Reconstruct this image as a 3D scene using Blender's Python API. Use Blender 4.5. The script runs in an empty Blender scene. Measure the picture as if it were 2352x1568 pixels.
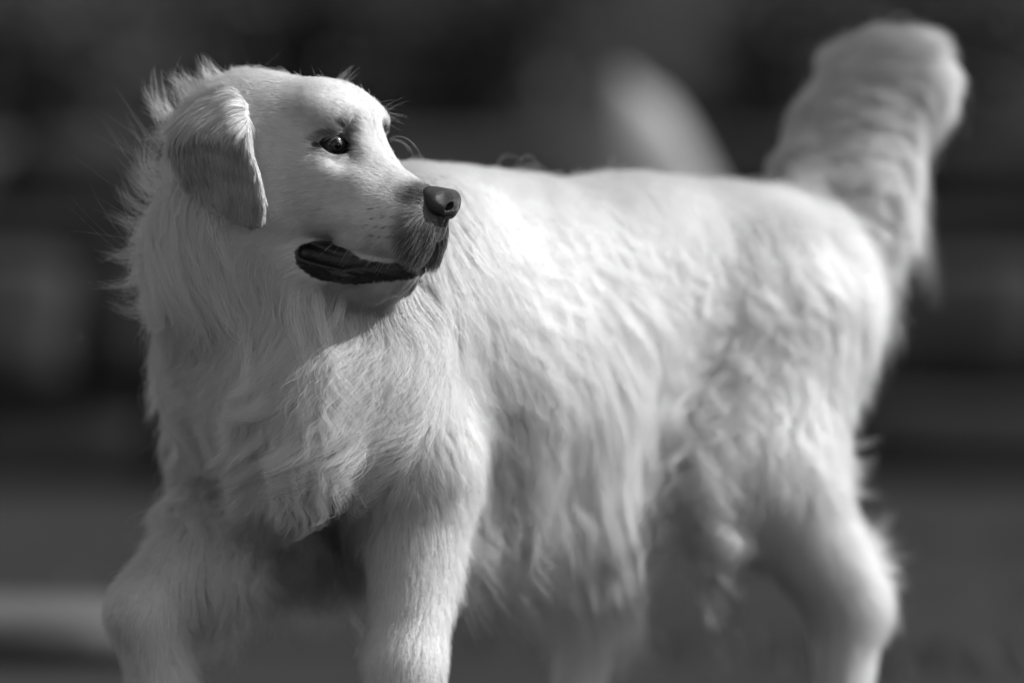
import bpy, math, random, time
import numpy as np
from mathutils import Vector, kdtree
from mathutils.bvhtree import BVHTree
T0 = time.time()
rng = np.random.default_rng(7)
SC = bpy.context.scene

# ------------------------------------------------------------------ camera, sky, sun, exposure
CAM = np.array([0.0, -3.65, 0.40])
cd = bpy.data.cameras.new('camera')
cam = bpy.data.objects.new('camera', cd)
SC.collection.objects.link(cam)
cam.location = CAM
cam.rotation_euler = (math.pi / 2, 0, 0)
cd.sensor_width = 36.0
cd.lens = 135.0
cd.clip_start = 0.1
cd.clip_end = 500.0
cd.dof.use_dof = True
cd.dof.focus_distance = 3.64
cd.dof.aperture_fstop = 1.5
cd.dof.aperture_blades = 0
SC.camera = cam

SUN_AZ = math.radians(-8.0)     # measured from +x towards +y (the sun stands to the right of the dog)
SUN_EL = math.radians(40.0)
sun_dir = Vector((math.cos(SUN_EL) * math.cos(SUN_AZ), math.cos(SUN_EL) * math.sin(SUN_AZ), math.sin(SUN_EL)))
world = bpy.data.worlds.new('World')
SC.world = world
world.use_nodes = True
wn, wl = world.node_tree.nodes, world.node_tree.links
bg = wn['Background']
sky = wn.new('ShaderNodeTexSky')
sky.sky_type = 'NISHITA'
sky.sun_disc = False
sky.sun_elevation = SUN_EL
sky.sun_rotation = math.pi / 2 - SUN_AZ
bw = wn.new('ShaderNodeRGBToBW')          # a black and white photograph: the daylight is neutral
wl.new(sky.outputs[0], bw.inputs[0])
wl.new(bw.outputs[0], bg.inputs['Color'])
bg.inputs['Strength'].default_value = 0.11
sl = bpy.data.lights.new('sun', 'SUN')
sl.energy = 4.1
sl.angle = math.radians(0.5)
sun = bpy.data.objects.new('sun', sl)
SC.collection.objects.link(sun)
sun.rotation_euler = sun_dir.to_track_quat('Z', 'Y').to_euler()
SC.view_settings.view_transform = 'Standard'
SC.view_settings.look = 'None'
SC.view_settings.exposure = 0.42
SC.view_settings.gamma = 1.0
SC.view_settings.use_curve_mapping = False
SC.cycles.use_denoising = True
SC.cycles.max_bounces = 12
SC.cycles.diffuse_bounces = 5
SC.cycles.transmission_bounces = 10
SC.cycles.transparent_max_bounces = 16
SC.cycles.sample_clamp_indirect = 6.0
SC.cycles_curves.shape = 'THICK'
SC.cycles_curves.subdivisions = 2

# ------------------------------------------------------------------ helpers
FP = 135.0 / 36.0 * 2352.0       # focal length in pixels of a 2352 px wide picture
def pray(px, py):
    return np.array([(px - 1176) / FP, 1.0, -(py - 784) / FP])
def P(px, py, y):
    """point seen at a pixel, at depth y (metres behind the dog's eye)"""
    return CAM + pray(px, py) * (y - CAM[1])
def link(o, parent=None):
    SC.collection.objects.link(o)
    if parent is not None:
        o.parent = parent
    return o
def mesh_obj(name, verts, faces, mat, parent=None, smooth=True):
    me = bpy.data.meshes.new(name)
    faces = np.asarray(faces)
    nv, nf = len(verts), len(faces)
    k = faces.shape[1]
    me.vertices.add(nv)
    me.vertices.foreach_set('co', np.ascontiguousarray(verts, dtype=np.float32).ravel())
    me.loops.add(nf * k)
    me.loops.foreach_set('vertex_index', np.ascontiguousarray(faces, dtype=np.int32).ravel())
    me.polygons.add(nf)
    me.polygons.foreach_set('loop_start', np.arange(0, nf * k, k, dtype=np.int32))
    me.update(calc_edges=True)
    me.validate()
    if smooth:
        me.polygons.foreach_set('use_smooth', np.ones(nf, dtype=bool))
    if mat is not None:
        me.materials.append(mat)
    return link(bpy.data.objects.new(name, me), parent)
def tag(o, label=None, cat=None, group=None, kind=None):
    for k, v in (('label', label), ('category', cat), ('group', group), ('kind', kind)):
        if v:
            o[k] = v
    return o

# ------------------------------------------------------------------ signed distances
def smin(a, b, k):
    h = np.maximum(k - np.abs(a - b), 0.0) / k
    return np.minimum(a, b) - h * h * k * 0.25
def smax(a, b, k):
    return -smin(-a, -b, k)
def ell(p, c, r):
    q = p - np.asarray(c, dtype=np.float32)
    r = np.asarray(r, dtype=np.float32)
    k0 = np.sqrt(((q / r) ** 2).sum(1))
    k1 = np.sqrt(((q / (r * r)) ** 2).sum(1)) + 1e-9
    return k0 * (k0 - 1.0) / k1
def cone(p, a, b, ra, rb, sc=None):
    a = np.asarray(a, dtype=np.float32); b = np.asarray(b, dtype=np.float32)
    if sc is not None:
        sc = np.asarray(sc, dtype=np.float32)
        p = p / sc; a = a / sc; b = b / sc
    ba = b - a
    h = np.clip(((p - a) @ ba) / (ba @ ba), 0, 1)
    d = np.sqrt(((p - a - h[:, None] * ba) ** 2).sum(1)) - (ra + (rb - ra) * h)
    if sc is not None:
        d = d * float(sc.min())
    return d

# body frame: u forward, v to the dog's left, w up; origin under the withers
BO = np.array([-0.09, 0.22, 0.0])
BH = np.array([-0.75, -0.6614, 0.0]); BL = np.array([0.6614, -0.75, 0.0])
BR = np.stack([BH, BL, [0, 0, 1]])          # rows
def Bw(u, v, w):
    return BO + u * BH + v * BL + np.array([0, 0, w])
# head frame: X to the nose, Y to the dog's left, Z up; origin midway between the eyes (centimetres)
_a, _d = math.radians(28), math.radians(10)
HL = np.array([math.sin(_a), math.cos(_a), 0.0])
HF = np.array([math.cos(_a), -math.sin(_a), 0.0]) * math.cos(_d) - np.array([0, 0, math.sin(_d)])
HU = np.cross(HF, HL)
HO = P(769, 331, 0.0) + 0.034 * HL
HR = np.stack([HF, HL, HU])
def Hw(x, y, z):
    return HO + (x * HF + y * HL + z * HU) * 0.01
def to_head(p):
    return ((p - HO.astype(np.float32)) @ HR.T.astype(np.float32)) * 100.0
def to_body(p):
    return (p - BO.astype(np.float32)) @ BR.T.astype(np.float32)

EYE_N = np.array([0.62, 0.78, 0.02]); EYE_N /= np.linalg.norm(EYE_N)
EYE_R = 1.28
EYE_C = np.array([0.0, 3.42, -0.12]) - EYE_R * EYE_N      # right eye, |Y|
EYE_T = np.array([0.78, -0.62, 0.0])                       # along the lid opening, towards the nose
EYE_T = EYE_T - EYE_N * (EYE_T @ EYE_N); EYE_T /= np.linalg.norm(EYE_T)
EYE_B = np.cross(EYE_T, EYE_N); EYE_B *= np.sign(EYE_B[2])

def eye_opening(q):
    """2-D almond around the eye: negative inside the lid opening (cm); q in mirrored head coordinates"""
    e = q - (EYE_C + EYE_R * EYE_N).astype(np.float32)
    s = e @ EYE_T.astype(np.float32); t = e @ EYE_B.astype(np.float32)
    t = t + 0.10 * s * 0 
    up = np.sqrt((s - 0.02) ** 2 + (t + 1.00) ** 2) - 1.90
    lo = np.sqrt((s - 0.10) ** 2 + (t - 1.25) ** 2) - 2.03
    return np.maximum(up, lo), s, t

def head_sdf(p):
    """signed distance in centimetres, p in head coordinates"""
    q = p.copy(); q[:, 1] = np.abs(q[:, 1])
    d = ell(q, (-6.6, 0, 0.2), (7.6, 5.9, 5.2))
    d = smin(d, ell(q, (-2.8, 0, 1.5), (4.5, 4.7, 4.1)), 1.5)
    d = smin(d, ell(q, (-11.5, 0, -1.5), (5.2, 5.6, 5.0)), 2.5)
    d = smin(d, cone(q, (-1.6, 2.5, 2.0), (0.1, 2.2, 1.75), 1.9, 1.5), 1.6)          # brow
    d = smin(d, ell(q, (-4.6, 3.5, -4.4), (5.2, 2.5, 4.6)), 2.4)                     # cheek
    d = smin(d, cone(q, (-2.6, 3.3, -2.0), (2.2, 2.3, -2.9), 1.8, 1.5), 1.8)          # cheek bone
    d = smin(d, ell(q, (-6.5, 1.8, -9.0), (5.5, 3.4, 3.8)), 3.0)                     # throat
    # muzzle
    m = cone(q, (2.6, 0, -2.25), (8.9, 0, -4.35), 1.95, 1.55)
    m = smin(m, cone(q, (1.0, 1.0, -4.6), (8.2, 0.75, -5.6), 3.1, 2.35), 1.4)
    m = smin(m, cone(q, (1.2, 2.3, -6.6), (8.4, 1.35, -7.1), 1.9, 1.9), 1.3)           # flews
    m = smin(m, cone(q, (3.4, 2.25, -8.5), (9.1, 1.0, -7.9), 1.1, 1.15), 1.0)
    m = smin(m, ell(q, (9.3, 0.0, -6.2), (1.85, 1.7, 1.9)), 0.9)
    # groove of the upper lip below the nose
    m = smax(m, -cone(q, (11.6, 0, -5.2), (11.0, 0, -8.6), 0.25, 0.3), 0.4)
    d = smin(d, m, 2.2)
    d = smin(d, cone(q, (-2.0, 1.3, 2.3), (3.2, 0.6, -1.9), 2.5, 1.45), 1.3)
    d = smin(d, ell(q, (-0.75, 2.95, 2.15), (2.05, 1.9, 1.9)), 1.2)
    # eye sockets
    d = smax(d, -ell(q, (1.75, 4.0, -0.6), (1.3, 1.1, 1.1)), 1.2)
    d = smin(d, cone(q, (-2.1, 4.25, -0.2), (0.9, 2.55, 1.0), 0.62, 0.55), 0.8)        # upper lid
    d = smin(d, cone(q, (-1.7, 4.2, -1.15), (0.9, 2.75, -1.25), 0.55, 0.5), 0.8)       # lower lid
    op, s, t = eye_opening(q)
    dep = (q - (EYE_C).astype(np.float32)) @ EYE_N.astype(np.float32)
    ball = np.sqrt(((q - EYE_C.astype(np.float32)) ** 2).sum(1)) - EYE_R - 0.02
    cut = np.maximum(op, -dep + 0.2)
    lid = np.maximum(ball - 0.42, -(dep - 0.1))
    d = smin(d, np.maximum(lid, np.abs(op) - 1.0), 0.5)
    d = smax(d, -cut, 0.14)
    # hollow between inner brow and stop, through which light reaches the eye
    d = smax(d, -cone(q, (0.55, 3.25, 0.55), (2.4, 2.45, 2.75), 0.80, 0.95), 0.6)
    # mouth opening: the upper lip hangs over it
    gap = cone(q, (-1.0, 4.0, -10.6), (3.0, 3.7, -10.7), 0.85, 0.75)
    gap = np.minimum(gap, cone(q, (3.0, 3.7, -10.7), (8.4, 2.3, -9.75), 0.75, 0.35))
    gap = np.minimum(gap, cone(q, (8.4, 2.3, -9.75), (10.4, 0.0, -9.3), 0.35, 0.30))
    gap = np.minimum(gap, cone(q, (2.0, 1.0, -10.5), (8.6, 0.6, -9.6), 0.9, 0.35))
    # lower jaw
    j = cone(q, (-2.5, 2.4, -11.3), (7.3, 0.75, -11.1), 2.0, 1.45)
    j = smin(j, cone(q, (-3.0, 1.0, -11.0), (6.0, 0.3, -11.5), 2.2, 1.5), 1.0)
    j = smin(j, ell(q, (7.7, 0, -10.8), (1.65, 1.3, 1.2)), 0.9)
    # black lower lip rolled along the jaw
    wob = 0.10 * vnoise(q, 0.55, 411) + 0.05 * vnoise(q, 0.22, 412)
    j = smin(j, cone(q, (-0.7, 3.45, -11.2), (2.8, 3.0, -11.9), 1.0, 0.85) + wob, 0.7)
    j = smin(j, cone(q, (2.8, 3.0, -11.9), (8.9, 0.9, -10.35), 0.75, 0.42) + wob, 0.6)
    d = smin(d, j, 1.2)
    d = smax(d, -gap, 0.35)
    return d

def body_sdf(p):
    """signed distance in metres, p in world coordinates (without the head)"""
    b = to_body(p)
    m = b.copy(); m[:, 1] = np.abs(m[:, 1])
    d = ell(b, (-0.05, 0, 0.405), (0.205, 0.108, 0.150))
    d = smin(d, ell(m, (0.04, 0.07, 0.45), (0.075, 0.045, 0.105)), 0.05)
    d = smin(d, cone(b, (0.03, 0, 0.522), (-0.12, 0, 0.512), 0.045, 0.045), 0.05)
    d = smin(d, ell(b, (-0.28, 0, 0.450), (0.18, 0.092, 0.122)), 0.06)
    d = smin(d, ell(b, (-0.42, 0, 0.468), (0.105, 0.090, 0.098)), 0.05)
    d = smin(d, ell(b, (0.13, 0, 0.395), (0.105, 0.095, 0.125)), 0.06)
    # neck: from the shoulders up to the turned head
    n0 = Bw(0.10, 0.00, 0.45); n1 = P(565, 590, 0.115); n2 = P(570, 380, 0.085)
    nk = cone(p, n0, n1, 0.100, 0.076)
    nk = smin(nk, cone(p, n1, n2, 0.076, 0.064), 0.04)
    d = smin(d, nk, 0.06)
    d = smin(d, cone(p, P(690, 720, 0.045), P(745, 980, 0.045), 0.030, 0.036), 0.035)
    d = smin(d, cone(p, P(905, 760, 0.090), P(935, 1010, 0.085), 0.026, 0.028), 0.05)
    # left front leg (standing)
    a = cone(b, (0.13, 0.076, 0.37), (0.075, 0.082, 0.285), 0.054, 0.043)
    a = smin(a, cone(b, (0.07, 0.086, 0.28), (0.10, 0.088, 0.09), 0.042, 0.034), 0.03)
    a = smin(a, cone(b, (0.10, 0.088, 0.09), (0.105, 0.088, 0.005), 0.034, 0.029), 0.02)
    a = smin(a, ell(b, (0.125, 0.088, -0.016), (0.045, 0.032, 0.024)), 0.02)
    d = smin(d, a, 0.04)
    # right front leg (lifted, wrist bent)
    a = cone(b, (0.17, -0.090, 0.38), (0.125, -0.102, 0.275), 0.066, 0.050)
    a = smin(a, cone(b, (0.115, -0.10, 0.275), (0.275, -0.10, 0.138), 0.043, 0.029), 0.03)
    a = smin(a, cone(b, (0.275, -0.10, 0.138), (0.255, -0.10, 0.060), 0.029, 0.025), 0.02)
    a = smin(a, ell(b, (0.255, -0.10, 0.035), (0.030, 0.030, 0.034)), 0.02)
    d = smin(d, a, 0.04)
    # left hind leg
    a = cone(b, (-0.435, 0.070, 0.44), (-0.375, 0.092, 0.30), 0.088, 0.058, (1, 0.8, 1))
    a = smin(a, cone(b, (-0.445, 0.075, 0.42), (-0.44, 0.085, 0.27), 0.065, 0.045, (1, 0.8, 1)), 0.05)
    a = smin(a, cone(b, (-0.400, 0.092, 0.27), (-0.510, 0.100, 0.120), 0.054, 0.031), 0.04)
    a = smin(a, cone(b, (-0.512, 0.100, 0.120), (-0.505, 0.100, 0.000), 0.029, 0.025), 0.02)
    a = smin(a, ell(b, (-0.487, 0.100, -0.016), (0.045, 0.030, 0.024)), 0.02)
    d = smin(d, a, 0.05)
    # right hind leg, one step ahead
    a = cone(b, (-0.43, -0.070, 0.44), (-0.275, -0.092, 0.29), 0.088, 0.055, (1, 0.8, 1))
    a = smin(a, cone(b, (-0.275, -0.092, 0.28), (-0.315, -0.095, 0.120), 0.050, 0.030), 0.04)
    a = smin(a, cone(b, (-0.315, -0.095, 0.120), (-0.295, -0.095, 0.000), 0.028, 0.025), 0.02)
    a = smin(a, ell(b, (-0.272, -0.095, -0.016), (0.045, 0.030, 0.024)), 0.02)
    d = smin(d, a, 0.05)
    # tail
    T = TAIL
    a = None
    for (q0, r0), (q1, r1) in zip(T[:-1], T[1:]):
        c = cone(p, q0, q1, r0, r1)
        a = c if a is None else smin(a, c, 0.02)
    d = smin(d, a, 0.03)
    return d
TAIL = [(Bw(-0.49, 0, 0.50), .040), (P(1885, 430, .575), .033), (P(1922, 310, .60), .026), (P(1968, 200, .61), .021),
        (P(2020, 158, .61), .018), (P(2060, 160, .61), .013)]

def dog_sdf(p):
    p = np.ascontiguousarray(p, dtype=np.float32)
    d = body_sdf(p)
    h = to_head(p)
    near = ((h - np.array([-2, 0, -3], dtype=np.float32)) ** 2).sum(1) < 23.0 ** 2
    dh = np.full(len(p), 1.0, dtype=np.float32)
    if near.any():
        dh[near] = head_sdf(h[near]) * 0.01
    return smin(d, dh, 0.035).astype(np.float32)

def sample_grid(f, lo, hi, h, margin=1.35):
    """sparse evaluation of f on a grid; cells far from the surface only keep their sign"""
    lo = np.asarray(lo, float); n = (np.ceil((np.asarray(hi) - lo) / h / 8).astype(int)) * 8
    nb = n // 8
    bi = np.stack(np.meshgrid(*[np.arange(k) for k in nb], indexing='ij'), -1).reshape(-1, 3)
    cen = lo + (bi * 8 + 3.5) * h
    dc = f(cen)
    G = np.repeat(np.repeat(np.repeat(dc.reshape(nb), 8, 0), 8, 1), 8, 2).astype(np.float32)
    keep = bi[np.abs(dc) < 8 * h * 0.87 * margin]
    o = np.stack(np.meshgrid(*[np.arange(8)] * 3, indexing='ij'), -1).reshape(-1, 3)
    for k in range(0, len(keep), 1500):
        ii = (keep[k:k + 1500, None, :] * 8 + o[None]).reshape(-1, 3)
        G[ii[:, 0], ii[:, 1], ii[:, 2]] = f(lo + ii * h)
    return lo, h, G

def surface_nets(lo, h, G):
    I = G < 0
    s = np.zeros(tuple(k - 1 for k in G.shape), dtype=np.uint8)
    for a in (0, 1):
        for b in (0, 1):
            for c in (0, 1):
                s += I[a:G.shape[0] - 1 + a, b:G.shape[1] - 1 + b, c:G.shape[2] - 1 + c]
    act = np.argwhere((s > 0) & (s < 8))
    idx = np.full(s.shape, -1, dtype=np.int32)
    idx[act[:, 0], act[:, 1], act[:, 2]] = np.arange(len(act))
    C = {}
    for a in (0, 1):
        for b in (0, 1):
            for c in (0, 1):
                C[a, b, c] = G[act[:, 0] + a, act[:, 1] + b, act[:, 2] + c]
    acc = np.zeros((len(act), 3)); cnt = np.zeros(len(act))
    for k0 in C:
        for ax in range(3):
            if k0[ax] == 0:
                k1 = list(k0); k1[ax] = 1; k1 = tuple(k1)
                d0, d1 = C[k0], C[k1]
                m = (d0 < 0) != (d1 < 0)
                t = d0[m] / (d0[m] - d1[m])
                q = np.tile(np.array(k0, float), (m.sum(), 1)); q[:, ax] = t
                acc[m] += q; cnt[m] += 1
    V = lo + (act + acc / cnt[:, None]) * h
    F = []
    for ax in range(3):
        sl0 = [slice(None)] * 3; sl1 = [slice(None)] * 3
        sl0[ax] = slice(0, -1); sl1[ax] = slice(1, None)
        A, B = I[tuple(sl0)], I[tuple(sl1)]
        e = np.argwhere(A != B)
        o1, o2 = [k for k in range(3) if k != ax]
        e = e[(e[:, o1] > 0) & (e[:, o2] > 0) & (e[:, o1] < s.shape[o1]) & (e[:, o2] < s.shape[o2])]
        def cell(da, db):
            q = e.copy(); q[:, o1] -= da; q[:, o2] -= db
            return idx[q[:, 0], q[:, 1], q[:, 2]]
        quad = np.stack([cell(0, 0), cell(1, 0), cell(1, 1), cell(0, 1)], 1)
        flip = A[e[:, 0], e[:, 1], e[:, 2]]
        if ax == 1:
            flip = ~flip
        quad[~flip] = quad[~flip][:, ::-1]
        F.append(quad)
    F = np.concatenate(F)
    F = F[(F >= 0).all(1)]
    return V, F
def grad(f, p, e):
    g = np.empty((len(p), 3))
    for k in range(3):
        d = np.zeros(3); d[k] = e
        g[:, k] = f(p + d) - f(p - d)
    return g / (np.linalg.norm(g, axis=1, keepdims=True) + 1e-9)
def polish(f, V, e, n=2):
    for _ in range(n):
        V = V - grad(f, V, e) * np.clip(f(V), -2 * e, 2 * e)[:, None]
    return V
def drop_unused(V, F):
    u = np.unique(F)
    m = np.full(len(V), -1, dtype=np.int64); m[u] = np.arange(len(u))
    return V[u], m[F]

def vnoise(p, scale, seed):
    """smooth value noise from a few random plane waves"""
    r = np.random.default_rng(seed); o = 0
    for _ in range(5):
        k = r.normal(size=3) / scale
        o = o + np.sin(p @ k + r.random() * 6.28)
    return o / 2.2
FUR_K = 1.0
# ------------------------------------------------------------------ materials
def new_mat(name):
    m = bpy.data.materials.new(name)
    m.use_nodes = True
    return m, m.node_tree.nodes, m.node_tree.links, m.node_tree.nodes['Principled BSDF']
def grey(v):
    return (v, v, v, 1.0)
def fur_mat(name, lo, hi, rough=0.38, radial=0.55, diffuse=0.65):
    m = bpy.data.materials.new(name); m.use_nodes = True
    n, l = m.node_tree.nodes, m.node_tree.links
    n.clear()
    out = n.new('ShaderNodeOutputMaterial')
    h = n.new('ShaderNodeBsdfHairPrincipled')
    h.model = 'CHIANG'
    h.parametrization = 'COLOR'
    at = n.new('ShaderNodeAttribute'); at.attribute_name = 'tone'
    mr = n.new('ShaderNodeMapRange')
    mr.inputs['To Min'].default_value = lo
    mr.inputs['To Max'].default_value = hi
    l.new(at.outputs['Fac'], mr.inputs['Value'])
    l.new(mr.outputs[0], h.inputs['Color'])
    h.inputs['Roughness'].default_value = rough
    h.inputs['Radial Roughness'].default_value = radial
    h.inputs['IOR'].default_value = 1.5
    h.inputs['Offset'].default_value = math.radians(2.5)
    # the many fine hairs of a lock shade like the coat's own surface
    sn = n.new('ShaderNodeAttribute'); sn.attribute_name = 'coat_normal'
    df = n.new('ShaderNodeBsdfDiffuse')
    l.new(sn.outputs['Vector'], df.inputs['Normal'])
    mu = n.new('ShaderNodeMath'); mu.operation = 'MULTIPLY'; mu.inputs[1].default_value = 1.25
    l.new(mr.outputs[0], mu.inputs[0]); l.new(mu.outputs[0], df.inputs['Color'])
    mix = n.new('ShaderNodeMixShader'); mix.inputs[0].default_value = diffuse
    l.new(h.outputs[0], mix.inputs[1]); l.new(df.outputs[0], mix.inputs[2])
    l.new(mix.outputs[0], out.inputs['Surface'])
    return m
M_FUR = fur_mat('cream fur', 0.010, 0.68)
M_EAR = fur_mat('ear fur', 0.012, 0.66)
M_LOCK = fur_mat('loose cream hair', 0.010, 0.70, diffuse=0.12)
m, n, l, b = new_mat('dog skin'); M_SKIN = m
at = n.new('ShaderNodeAttribute'); at.attribute_name = 'pigment'
no = n.new('ShaderNodeTexNoise'); no.inputs['Scale'].default_value = 160.0; no.inputs['Detail'].default_value = 6.0
mx = n.new('ShaderNodeMix'); mx.data_type = 'RGBA'
mx.inputs[6].default_value = grey(0.60); mx.inputs[7].default_value = grey(0.012)
l.new(at.outputs['Fac'], mx.inputs[0]); l.new(mx.outputs[2], b.inputs['Base Color'])
mr = n.new('ShaderNodeMapRange'); mr.inputs['To Min'].default_value = 0.75; mr.inputs['To Max'].default_value = 0.30
l.new(at.outputs['Fac'], mr.inputs['Value']); l.new(mr.outputs[0], b.inputs['Roughness'])
no2 = n.new('ShaderNodeTexNoise'); no2.inputs['Scale'].default_value = 420.0; no2.inputs['Detail'].default_value = 5.0
ms = n.new('ShaderNodeMath'); ms.operation = 'MULTIPLY'; l.new(no2.outputs['Fac'], ms.inputs[0]); l.new(at.outputs['Fac'], ms.inputs[1])
m2 = n.new('ShaderNodeMath'); m2.operation = 'MULTIPLY_ADD'; m2.inputs[1].default_value = 1.6
l.new(ms.outputs[0], m2.inputs[0]); l.new(no.outputs['Fac'], m2.inputs[2])
bp = n.new('ShaderNodeBump'); bp.inputs['Strength'].default_value = 0.45; bp.inputs['Distance'].default_value = 0.0016
l.new(m2.outputs[0], bp.inputs['Height']); l.new(bp.outputs[0], b.inputs['Normal'])
m, n, l, b = new_mat('nose leather'); M_NOSE = m
vo = n.new('ShaderNodeTexVoronoi'); vo.inputs['Scale'].default_value = 750.0
b.inputs['Base Color'].default_value = grey(0.030); b.inputs['Roughness'].default_value = 0.22
b.inputs['Specular IOR Level'].default_value = 0.6
bp = n.new('ShaderNodeBump'); bp.inputs['Strength'].default_value = 0.55; bp.inputs['Distance'].default_value = 0.0009
l.new(vo.outputs['Distance'], bp.inputs['Height']); l.new(bp.outputs[0], b.inputs['Normal'])
def plain(name, v, rough, spec=0.5, coat=0.0):
    m, n, l, b = new_mat(name)
    b.inputs['Base Color'].default_value = grey(v); b.inputs['Roughness'].default_value = rough
    b.inputs['Specular IOR Level'].default_value = spec
    b.inputs['Coat Weight'].default_value = coat
    return m
M_BALL = plain('eye white', 0.08, 0.12)
M_PUPIL = plain('pupil', 0.002, 0.5, 0.0)
M_CORNEA = bpy.data.materials.new('cornea'); M_CORNEA.use_nodes = True
n, l = M_CORNEA.node_tree.nodes, M_CORNEA.node_tree.links
n.clear()
ou = n.new('ShaderNodeOutputMaterial'); tp = n.new('ShaderNodeBsdfTransparent'); gl = n.new('ShaderNodeBsdfGlossy'); fr = n.new('ShaderNodeFresnel'); mx = n.new('ShaderNodeMixShader')
gl.inputs['Roughness'].default_value = 0.04; fr.inputs['IOR'].default_value = 1.45
l.new(fr.outputs[0], mx.inputs[0]); l.new(tp.outputs[0], mx.inputs[1]); l.new(gl.outputs[0], mx.inputs[2]); l.new(mx.outputs[0], ou.inputs['Surface'])
m, n, l, b = new_mat('iris'); M_IRIS = m
no = n.new('ShaderNodeTexNoise'); no.inputs['Scale'].default_value = 900.0; no.inputs['Detail'].default_value = 3.0
cr = n.new('ShaderNodeMapRange'); cr.inputs['To Min'].default_value = 0.05; cr.inputs['To Max'].default_value = 0.16
l.new(no.outputs['Fac'], cr.inputs['Value']); l.new(cr.outputs[0], b.inputs['Base Color'])
b.inputs['Roughness'].default_value = 0.6; b.inputs['Specular IOR Level'].default_value = 0.1
M_LIP = plain('wet black lip', 0.012, 0.22, 0.6)

# ------------------------------------------------------------------ the dog: one continuous body mesh
dog = link(bpy.data.objects.new('dog', None))
dog.location = Bw(-0.2, 0, 0)
tag(dog, 'cream long-haired retriever walking, head turned back over its shoulder, tail raised', 'dog')
dog_inv = -np.array(dog.location)
def dmesh(name, V, F, mat, parent=dog):
    o = mesh_obj(name, V + dog_inv if parent is dog else V, F, mat, parent)
    return o
BODY_H = 0.0036
lo, h, G = sample_grid(dog_sdf, (-.55, -.2, -.06), (.62, .85, .80), BODY_H)
Vb, Fb = surface_nets(lo, h, G)
hc = Hw(-1, 0, -3.5)
hlo, hhi = hc - np.array([.15, .13, .13]), hc + np.array([.16, .12, .13])
lo, h, G = sample_grid(dog_sdf, hlo, hhi, 0.0011)
Vh, Fh = surface_nets(lo, h, G)
del G
Vh = polish(dog_sdf, Vh, .0006)
hhi = lo + (np.ceil((hhi - lo) / h / 8) * 8 - 2) * h
ins = ((Vb > hlo + .004) & (Vb < hhi - .004)).all(1)
Fb = Fb[~ins[Fb].all(1)]
Vb, Fb = drop_unused(Vb, Fb)
Vh, Fh = drop_unused(Vh, Fh)
V = np.concatenate([Vb, Vh]); F = np.concatenate([Fb, Fh + len(Vb)])
print('mesh', len(V), len(F), time.time() - T0)

def sstep(a, b, x):
    t = np.clip((x - a) / (b - a), 0, 1)
    return t * t * (3 - 2 * t)
def poly_sd(poly, x, z):
    """signed distance to a polygon, negative inside"""
    poly = np.asarray(poly, float)
    d = np.full(len(x), 1e9); ins = np.zeros(len(x), bool)
    for (x0, z0), (x1, z1) in zip(poly, np.roll(poly, -1, 0)):
        ex, ez = x1 - x0, z1 - z0
        t = np.clip(((x - x0) * ex + (z - z0) * ez) / (ex * ex + ez * ez), 0, 1)
        d = np.minimum(d, (x - x0 - t * ex) ** 2 + (z - z0 - t * ez) ** 2)
        c = ((z0 > z) != (z1 > z))
        xi = x0 + (z - z0) / np.where(ez == 0, 1e-9, ez) * ex
        ins ^= c & (x < xi)
    d = np.sqrt(d)
    return np.where(ins, -d, d)
LIP_POLY = [(-1.9, -10.4), (-0.9, -9.2), (0.9, -8.9), (3.0, -9.4), (5.0, -10.3), (7.6, -10.2), (9.4, -9.4), (11.0, -8.6), (11.2, -9.8), (10.0, -10.9), (8.6, -11.5),
            (6.2, -12.3), (3.2, -12.9), (1.0, -13.1), (-0.6, -12.3), (-1.7, -11.4)]
def chaikin(pl, n=2):
    pl = np.asarray(pl, float)
    for _ in range(n):
        nx_ = np.roll(pl, -1, 0)
        pl = np.stack([0.75 * pl + 0.25 * nx_, 0.25 * pl + 0.75 * nx_], 1).reshape(-1, 2)
    return pl
LIP_POLY = chaikin(LIP_POLY)
def pigment(W):
    """dark bare skin of lips, lids and round the nose (0..1), and how far hair there is dark"""
    q = to_head(W.astype(np.float32)).astype(float); q[:, 1] = np.abs(q[:, 1])
    near = (np.abs(q[:, 0]) < 15) & (np.abs(q[:, 2]) < 16) & (q[:, 1] < 8)
    wob = 0.10 * vnoise(q, 0.45, 401) + 0.06 * vnoise(q, 0.18, 402)
    lip = sstep(0.24, -0.06, poly_sd(LIP_POLY, q[:, 0], q[:, 2]) + wob) * (q[:, 1] < 6)
    op, s, t = eye_opening(q.astype(np.float32))
    dep = (q - EYE_C) @ EYE_N
    eye = sstep(0.18, 0.05, op) * (dep > 0.2) * (dep < 3)
    inner = sstep(0.75, 0.35, np.sqrt(((s - 1.55) / 1.2) ** 2 + (t + 0.0) ** 2)) * (dep > -0.6) * (dep < 2.5)
    outer = sstep(0.5, 0.2, np.sqrt(((s + 1.75) / 1.7) ** 2 + (t + 0.18) ** 2)) * (dep > -0.6) * (dep < 2.5)
    nose = sstep(0.9, 0.2, ell(q.astype(np.float32), (10.7, 0, -4.4), (1.7, 1.9, 1.5)))
    nose = np.maximum(nose, 0.9 * sstep(0.5, 0.0, ell(q.astype(np.float32), (10.6, 0.0, -6.2), (1.0, 1.0, 1.2))))
    return np.clip(np.maximum.reduce([lip, eye, inner, outer, nose]), 0, 1) * near
SPOTS = [(5.6, -5.3), (6.4, -5.0), (7.3, -4.8), (5.9, -6.1), (6.9, -5.8), (7.8, -5.6), (8.5, -5.5), (5.4, -6.9), (6.4, -6.8), (7.3, -6.7), (8.1, -6.5), (6.0, -7.7), (7.0, -7.6), (7.9, -7.5), (8.7, -6.4)]
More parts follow.
